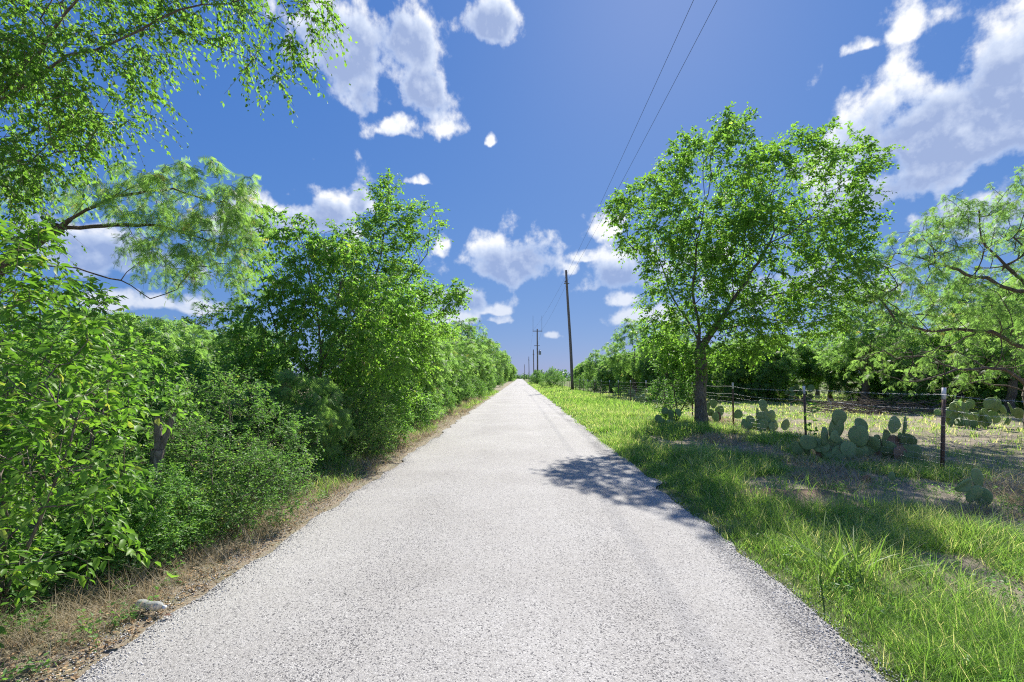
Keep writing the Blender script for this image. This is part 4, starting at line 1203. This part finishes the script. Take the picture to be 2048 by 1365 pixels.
def pole(loc, h, r0, r1, lean, label, arm=False):
    root = thing('utility_pole', (loc[0], loc[1], -.05), label, 'pole', 'utility poles along the right verge')
    V, F = lathe([(0, 0)] + [(r0 + (r1 - r0) * t, h * t) for t in np.linspace(0, 1, 10)] + [(r1 * .7, h + .03), (0, h + .05)])
    V[:, 0] += lean[0] * (V[:, 2] / h) + .05 * np.sin(V[:, 2] / h * 5); V[:, 1] += lean[1] * (V[:, 2] / h)
    link('shaft', mesh_np('shaft', V, F, POLEWOOD, None, True), root)

    def ins(name, x_, z_, hh=.35, r_=.07):
        V, F = lathe([(0, 0), (r_ * .35, 0), (r_ * .35, hh * .4), (r_, hh * .42), (r_ * .8, hh * .6), (r_ * .9, hh * .7), (r_ * .5, hh), (0, hh)], 8)
        link(name, mesh_np(name, V + np.array((x_, lean[1] * z_ / h, z_)), F, CERAMIC, None, True), root)
    if arm:
        xa = lean[0]
        v, f = join_boxes([(xa - 1.15, xa + 1.15, r1 + .002, r1 + .14, h - .55, h - .39)])
        link('crossarm', mesh_np('crossarm', v, f, POLEWOOD), root)
        for s in (-1.05, 1.05):
            ins('insulator', xa + s, h - .388, .4)
            v, f = join_boxes([(xa + s - .03, xa + s + .03, r1 + .16, r1 + .22, h - .5, h + 3.2)])
            link('lightning_rod', mesh_np('lightning_rod', v, f, CERAMIC), root)
        v, f = join_boxes([(xa - .75, xa + .55, r1 + .002, r1 + .1, h - 4.0, h - 3.88)])
        link('lower_arm', mesh_np('lower_arm', v, f, POLEWOOD), root)
        V, F = lathe([(0, 0), (.26, 0), (.3, .05), (.3, .85), (.24, .95), (0, 1.0)], 12)
        tk = link('transformer', mesh_np('transformer', V + np.array((.62, 0, h - 6.1)), F, METALGREY, None, True), root)
        V, F = lathe([(0, 0), (.05, 0), (.08, .1), (.05, .3), (0, .32)], 8)
        link('bushing', mesh_np('bushing', V + np.array((.62, 0, h - 5.1)), F, CERAMIC, None, True), tk)
    else:
        ins('insulator', lean[0] * .98 - r1 - .06, h - 1.6, .3, .09)
        v, f = join_boxes([(lean[0] * .98 - r1 - .2, lean[0] * .98 + r1 + .2, -.05 + lean[1], .05 + lean[1], h - 1.7, h - 1.6)])
        link('bracket', mesh_np('bracket', v, f, METALGREY), root)
    return root


pole((6.6, 60.4), 15.2, .20, .135, (-.75, 0), 'tall bare leaning wooden pole nearest the camera on the right verge')
pole((4.1, 114), 13.2, .2, .14, (.05, 0), 'pole with a crossarm and a transformer beyond the bare pole', True)
pole((4.25, 150), 10.4, .17, .12, (0, 0), 'short dark pole just left of the crossarm pole')
pole((4.1, 220), 11.2, .18, .12, (0, 0), 'second farthest thin pole, left of the crossarm pole')
pole((2.9, 300), 9.8, .18, .12, (0, 0), 'farthest thin pole near the vanishing point of the road')
pole((6.6, -22), 15.6, .20, .135, (.6, 0), 'pole behind the camera that carries the line on')


def cable(pts, label, r_, sagm):
    segs = []
    for (a, b, sg) in zip(pts[:-1], pts[1:], sagm):
        a = np.array(a); b = np.array(b); pr = a
        for q in range(1, 25):
            t = q / 24; p = a + (b - a) * t - np.array([0, 0, sg * 4 * t * (1 - t)])
            segs.append((pr, p, r_, r_, p - pr, p - pr)); pr = p
    V, F = tubes(segs, lambda q: 5)
    o = link('power_line', mesh_np('power_line', V, F, CABLE, None, True)); tag(o, label, 'power line', 'overhead lines on the poles')


cable([(6.35, -22, 16.6), (5.55, 60.4, 14.0), (3.15, 114, 13.0), (3.2, 150, 10.2)], 'left one of the two overhead power lines', .009, (.7, .5, .2))
cable([(7.4, -22, 16.6), (6.2, 60.4, 14.2), (5.2, 114, 13.0), (5.0, 150, 10.2)], 'right one of the two overhead power lines', .009, (.7, .5, .2))

# ------------------------------------------------------------------ small things on the left
root = thing('broken_post', (-3.72, 4.8, g1(-3.72, 4.8) - .05), 'broken grey wooden fence post with a forked top in the left shrubs', 'post')
A = [((0, 0, 0), (.03, 0, .5), .075), ((.03, 0, .5), (.10, 0, 1.0), .065), ((.10, 0, 1.0), (.09, 0, 1.33), .038), ((.11, .02, .98), (.24, .02, 1.36), .032)]
V, F = tubes([(np.array(a), np.array(b), r_, r_ * .86, np.array(b) - np.array(a), np.array(b) - np.array(a)) for a, b, r_ in A], lambda q: 8)
V += np.random.default_rng(3).normal(size=V.shape) * .004
link('shaft', mesh_np('shaft', V, F, WOOD), root)


def pet_mat():
    m, nt, out = new_mat('clear plastic')
    pb = nt.nodes.new('ShaderNodeBsdfPrincipled'); pb.inputs['Base Color'].default_value = (.93, .96, .97, 1)
    pb.inputs['Roughness'].default_value = .2; pb.inputs['IOR'].default_value = 1.15
    pb.inputs['Transmission Weight'].default_value = .7; pb.inputs['Specular IOR Level'].default_value = .9
    nt.links.new(pb.outputs[0], out.inputs[0])
    return m


prof = [(0, 0), (.026, 0), (.032, .008), (.0325, .03)]
for q in range(7):
    prof += [(.030, .034 + q * .018), (.0335, .043 + q * .018)]
prof += [(.033, .165), (.026, .19), (.014, .21), (.0125, .212), (.0125, .226)]
V, F = lathe(prof, 18)
V[:, 0] += .006 * np.sin(V[:, 2] * 40); V[:, 1] *= 1 - .18 * np.exp(-((V[:, 2] - .09) / .03) ** 2)
bt = thing('plastic_bottle', (-2.86, 3.5, g1(-2.86, 3.5) + .045), 'crumpled clear plastic bottle lying in dry grass by the left road edge', 'bottle')
PET = pet_mat()
b = link('body', mesh_np('body', V, F, PET, None, True), bt); b.rotation_euler = (R(90), 0, R(78)); b.location = (.09, -.02, .01)
V, F = lathe([(0, .224), (.0145, .224), (.0145, .24), (0, .241)], 14)
c = link('cap', mesh_np('cap', V, F, POST_WHITE, None, True), bt); c.rotation_euler = b.rotation_euler; c.location = b.location
V, F, rv = scatter(T8V, T8F, np.array([(0, 0, 0.)]), np.array([(1., .3, .1)]), np.array([(0, 0, 1.)]), np.array([.055]), np.array([.7]), np.array([.2]))
BROWN = leaf_mat('dead leaf', [(0, (.10, .05, .032)), (1, (.14, .07, .045))], .2, (1, 1, 1))
tag(link('fallen_leaf', mesh_np('fallen_leaf', V, F, BROWN, {'rnd': rv}), None, (-2.5, 3.36, .03)), 'curled red brown dead leaf on the left road edge', 'leaf')

# ------------------------------------------------------------------ grass
def blades(P, H, Wd, rng, lean=.6, seg=3, bend=.7):
    n = len(P); a = rng.random(n) * 6.283
    dirv = np.stack([np.cos(a), np.sin(a), np.zeros(n)], 1)
    side = np.stack([-np.sin(a), np.cos(a), np.zeros(n)], 1)
    ln = lean * rng.random(n) ** .7; bd = bend * rng.random(n)
    # face the flat side in a random direction
    rs = norm(side + dirv * rng.normal(size=(n, 1)) * .6)
    rows = []
    for k_ in range(seg + 1):
        t = k_ / seg
        ofs = dirv * (H * (ln * t + bd * t * t))[:, None]
        up = np.zeros((n, 3)); up[:, 2] = H * (t - .38 * bd * t * t - .15 * ln * t)
        c_ = P + ofs + up
        if k_ < seg:
            hw = (Wd * (1 - .75 * t ** 1.5) * .5)[:, None]
            rows.append(c_ - rs * hw); rows.append(c_ + rs * hw)
        else:
            rows.append(c_)
    V = np.stack(rows, 1); k_ = V.shape[1]
    f = []
    for s in range(seg - 1):
        f += [(2 * s, 2 * s + 1, 2 * s + 3), (2 * s, 2 * s + 3, 2 * s + 2)]
    f.append((2 * seg - 2, 2 * seg - 1, 2 * seg))
    F = np.array(f)[None] + (np.arange(n) * k_)[:, None, None]
    return V.reshape(-1, 3), F.reshape(-1, 3), k_


def grass_patch(name, label, mat, n, xr, yr, dens, hfun, wfun, rfun, seed, tuft=.07, per=9, lean=.6, seg=3, bend=.7):
    rng = np.random.default_rng(seed)
    m = n // per * 4
    # more tufts where the camera stands close
    u = rng.random(m)
    y = yr[0] * (yr[1] / yr[0]) ** u
    x = xr[0] + (xr[1] - xr[0]) * rng.random(m)
    keep = rng.random(m) < dens(x, y)
    x = x[keep][:n // per]; y = y[keep][:n // per]
    cl = rng.random(len(x))
    X = np.repeat(x, per) + rng.normal(size=len(x) * per) * tuft * np.repeat(.5 + y / 14, per); Y = np.repeat(y, per) + rng.normal(size=len(x) * per) * tuft * np.repeat(.5 + y / 14, per)
    cr_ = np.abs(rng.normal(size=len(X))) * .13
    ok = (X > road_r(Y) - cr_) | (X < road_l(Y) + cr_)
    X = X[ok]; Y = Y[ok]; cl = np.repeat(cl, per)[ok]
    H = hfun(X, Y, cl, rng); Wd = wfun(X, Y, rng)
    P = np.stack([X, Y, gh(X, Y) - .01], 1)
    V, F, k_ = blades(P, H, Wd, rng, lean, seg, bend)
    rn = np.clip(rfun(X, Y, cl, rng), 0, 1)
    o = link(name, mesh_np(name, V, F, mat, {'rnd': np.repeat(rn, k_)}))
    return tag(o, label, 'grass', kind='stuff')


def rdens(x, y):
    v = veg_density(x, y)
    return np.clip(v * (.35 + 1.1 * smooth(.3, .62, fbm(x * 1.3, y * 1.3, 81))) * smooth(-.1, .25, x - ROAD_R + .05), .03, 1)


grass_patch('verge_grass', 'lush green grass of the right verge between road and fence', GRASS, 150000, (2.1, 8.0), (2.1, 24), rdens,
            lambda x, y, c, r: (.07 + .22 * c * smooth(.0, .9, x - ROAD_R) + .10 * smooth(.45, .7, fbm(x * .8, y * .8, 83))) * (.6 + .7 * r.random(len(x))) * (1 - .6 * np.exp(-((x - 6.6) / 1.6) ** 2 - ((y - 9.2) / 1.3) ** 2) - .5 * np.exp(-((x - 5.8) / .8) ** 2 - ((y - 5.7) / .7) ** 2) - .55 * smooth(6, 7, x) * smooth(12.5, 14, y)),
            lambda x, y, r: np.maximum(.0042, .0010 * y) * (.7 + .6 * r.random(len(x))),
            lambda x, y, c, r: .20 + .38 * c + .6 * (fbm(x * .9, y * .9, 84) - .45) + r.normal(size=len(x)) * .14 + .55 * (r.random(len(x)) < .12), 91, lean=.75, seg=2)
grass_patch('verge_grass', 'distant green grass of the right verge along the road', GRASS, 42000, (2.1, 7.4), (22, 150), lambda x, y: np.full_like(x, .9) * smooth(-.05, .3, x - ROAD_R),
            lambda x, y, c, r: (.12 + .2 * c) * (.6 + .7 * r.random(len(x))), lambda x, y, r: np.maximum(.02, .0011 * y),
            lambda x, y, c, r: .35 + .3 * c + .5 * (fbm(x * .5, y * .3, 86) - .5) + r.normal(size=len(x)) * .15, 92, tuft=.06, seg=2)
grass_patch('paddock_grass', 'thin patchy grass of the paddock beyond the fence', GRASS, 60000, (7.2, 38), (6, 48), lambda x, y: np.clip(.25 + veg_density(x, y) * smooth(.35, .6, fbm(x * .5, y * .5, 87)), 0, 1) * (x < y * 1.2 + 1.5),
            lambda x, y, c, r: (.06 + .14 * c) * (.6 + .7 * r.random(len(x))), lambda x, y, r: np.maximum(.006, .0012 * y),
            lambda x, y, c, r: .35 + .4 * c + r.normal(size=len(x)) * .15 + .35 * (r.random(len(x)) < .2), 93, tuft=.05, seg=2)
grass_patch('dry_grass', 'straw coloured dry grass along the left shoulder', DRYGRASS, 42000, (-4.6, -2.4), (2.0, 40), lambda x, y: np.clip(smooth(0.02, .5, ROAD_L - x) * (.25 + 1.2 * smooth(.35, .65, fbm(x * 1.4, y * 1.1, 88))), 0, 1),
            lambda x, y, c, r: (.05 + .20 * c * c + .1 * smooth(.3, 1.0, ROAD_L - x)) * (.6 + .7 * r.random(len(x))), lambda x, y, r: np.maximum(.0032, .0010 * y),
            lambda x, y, c, r: .25 + .6 * c + r.normal(size=len(x)) * .15, 94, lean=.95, tuft=.05, seg=2)
grass_patch('shoulder_grass', 'green grass tufts on the left shoulder below the shrubs', GRASS, 22000, (-4.4, -2.5), (2.0, 60), lambda x, y: np.clip(smooth(.15, .8, ROAD_L - x) * 1.6 * smooth(.5, .66, fbm(x * 1.1, y * .8, 89)), 0, 1),
            lambda x, y, c, r: (.08 + .2 * c) * (.6 + .7 * r.random(len(x))), lambda x, y, r: np.maximum(.004, .0010 * y),
            lambda x, y, c, r: .3 + .35 * c + r.normal(size=len(x)) * .15, 95, tuft=.05, seg=2)
# dry bleached grass about the cacti and the fence foot
grass_patch('fence_dry_grass', 'pale dead grass round the cacti at the fence foot', DRYGRASS, 15000, (4.6, 8.2), (4.6, 20), lambda x, y: np.clip(smooth(.48, .62, fbm(x * 1.1, y * .9, 96)) + .5 * np.exp(-((x - 6.6) ** 2 + (y - 9.3) ** 2)), 0, 1),
            lambda x, y, c, r: (.08 + .2 * c) * (.6 + .7 * r.random(len(x))), lambda x, y, r: np.maximum(.004, .0010 * y),
            lambda x, y, c, r: .4 + .5 * c + r.normal(size=len(x)) * .15, 97, lean=1.0, tuft=.07, seg=2)

# broad leaved weeds in the grass
rng = np.random.default_rng(98)
m = 2600
x = np.where(rng.random(m) < .7, rng.uniform(2.5, 7.0, m), rng.uniform(-4.2, -2.7, m)); y = 2.2 * (18 / 2.2) ** rng.random(m)
keep = (fbm(x * 1.7, y * 1.7, 99) > .5); x = x[keep]; y = y[keep]
C = np.stack([x, y, gh(x, y) + .02], 1)
(V, F, rv), _, _ = leaf_cloud(C, np.tile(np.array([[0, 0, 1.]]), (len(C), 1)), rng, twigs=3, per=6, tl=.16, size=.034, width=.5, tpl='4', base_rnd=.45, up=.3)
tag(link('weeds', mesh_np('weeds', V, F, SHRUB_LEAF, {'rnd': rv})), 'small broad leaved weeds scattered through the verge grass', 'weeds', kind='stuff')

# leafy undergrowth at the foot of the left shrubs
m = 2100
x = -3.14 - np.abs(rng.normal(size=m)) * .75; y = 2.3 * (17 / 2.3) ** rng.random(m)
x = x - .25 * (fbm(y * .9, y * 0, 104) - .5) - .02 * np.maximum(y - 8, 0) - .3 * smooth(4.8, 3.6, y)
C = np.stack([x, y, gh(x, y) + .04 + .42 * rng.random(m) * smooth(-3.12, -3.6, x)], 1)
(V, F, rv), _, _ = leaf_cloud(C, np.tile(np.array([[.3, -.1, 1.]]), (m, 1)), rng, twigs=3, per=8, tl=.22, size=.04, width=.5, tpl='2', base_rnd=.48, up=.3, tone_amp=.7)
tag(link('undergrowth', mesh_np('undergrowth', V, F, SHRUB_LEAF, {'rnd': rv})), 'low leafy undergrowth at the foot of the left shrubs', 'undergrowth', kind='stuff')

# leaf litter on the left shoulder
m = 9000
y = 2.0 * (26 / 2.0) ** rng.random(m); x = ROAD_L - .05 - np.abs(rng.normal(size=m)) * .55
P = np.stack([x, y, gh(x, y) + .008 + .01 * rng.random(m)], 1)
V, F, rv = scatter(T2V, T2F, P, rng.normal(size=(m, 3)) * np.array([1, 1, .25]), np.array([0, 0, 1.]) + rng.normal(size=(m, 3)) * .35, .014 + .024 * rng.random(m), np.full(m, .5), rng.random(m))
tag(link('leaf_litter', mesh_np('leaf_litter', V, F, LITTER, {'rnd': rv})), 'brown fallen leaves strewn along the left road edge', 'litter', kind='stuff')

# loose chippings along both road edges
def gravel_mat():
    m, nt, out = new_mat('loose chippings')
    at = nt.nodes.new('ShaderNodeAttribute'); at.attribute_name = 'rnd'
    c = ramp(nt, at.outputs['Fac'], [(0, (.15, .14, .13)), (.3, (.37, .355, .33)), (1, (.64, .625, .60))])
    pb = nt.nodes.new('ShaderNodeBsdfPrincipled'); pb.inputs['Roughness'].default_value = .9
    nt.links.new(c, pb.inputs['Base Color']); nt.links.new(pb.outputs[0], out.inputs[0])
    return m


OV = np.array([(.5, 0, 0), (0, .42, 0), (-.5, .05, 0), (0, -.45, 0), (.05, 0, .4), (0, 0, -.35)])
OF = np.array([(0, 1, 4), (1, 2, 4), (2, 3, 4), (3, 0, 4), (1, 0, 5), (2, 1, 5), (3, 2, 5), (0, 3, 5)])
m = 15000
y = 1.9 * (15 / 1.9) ** rng.random(m); s = rng.random(m) < .5
off = rng.normal(size=m) * .16
x = np.where(s, road_l(y) - off * 1.1 - .03, road_r(y) + off)
inner = np.where(s, x - road_l(y), road_r(y) - x)
z = np.where(inner > 0, .006 + .05 * smooth(0, 2.3, inner), gh(x, y)) + .004
V, F, rv = scatter(OV, OF, np.stack([x, y, z], 1), rng.normal(size=(m, 3)), rng.normal(size=(m, 3)), .008 + .009 * rng.random(m), np.full(m, 1.), rng.random(m))
tag(link('loose_chippings', mesh_np('loose_chippings', V, F, gravel_mat(), {'rnd': rv})), 'loose pale stone chippings along both road edges', 'gravel', kind='stuff')

# tall bright grass clump on the right verge: every blade its own
rng = np.random.default_rng(101)
root = thing('grass_clump', (2.72, 4.0, g1(2.72, 4.0) - .01), 'tall bright green grass clump on the right verge near the road edge', 'grass clump')
BL = leaf_mat('clump blade', [(0, (.10, .18, .04)), (1, (.19, .27, .075))], .5, gain=1.15)
bm = []
for q in range(6):
    Vb, Fb, k_ = blades(np.zeros((1, 3)), np.array([1.]), np.array([.034]), np.random.default_rng(200 + q), .5, 6, .9)
    bm.append(mesh_np('blade', Vb, Fb, BL, {'rnd': np.full(len(Vb), .15 * q + .1)}, True))
for q in range(90):
    o = link('blade', bm[q % 6], root); hs = rng.uniform(.26, .55)
    o.location = (rng.normal() * .09, rng.normal() * .07, 0); o.rotation_euler = (rng.normal() * .15, rng.normal() * .15, rng.random() * 6.28)
    o.scale = (hs, hs, hs * rng.uniform(.8, 1.15))

# brush pile of dead sticks at the back of the paddock
def brush(loc, wdt, hh, n, label, seed):
    r_ = np.random.default_rng(seed); segs = []
    for q in range(n):
        c_ = np.array([r_.normal() * wdt * .4, r_.normal() * .5, abs(r_.normal()) * hh * .5 + .04]); a = r_.random() * 6.28
        d = np.array([math.cos(a), math.sin(a) * .6, r_.normal() * .22]) * r_.uniform(.3, 1.0); d2 = d + r_.normal(size=3) * .12
        e = c_ + d; e[2] = max(e[2], .03)
        segs.append((c_, e, .018, .012, d, d)); f = e + d2 * .8; f[2] = max(f[2], .02); segs.append((e, f, .012, .005, f - e, f - e))
    V, F = tubes(segs, lambda q: 4)
    o = thing('brush_pile', (loc[0], loc[1], 0), label, 'brush pile')
    tag(link('sticks', mesh_np('sticks', V, F, BARK_M), o), kind='stuff')


brush((16.8, 22.5), 4.2, .55, 260, 'grey pile of dead sticks under the old mesquite beyond the fence', 1)
brush((19.5, 26.5), 3.5, .5, 160, 'low heap of dead sticks along the back of the paddock', 2)
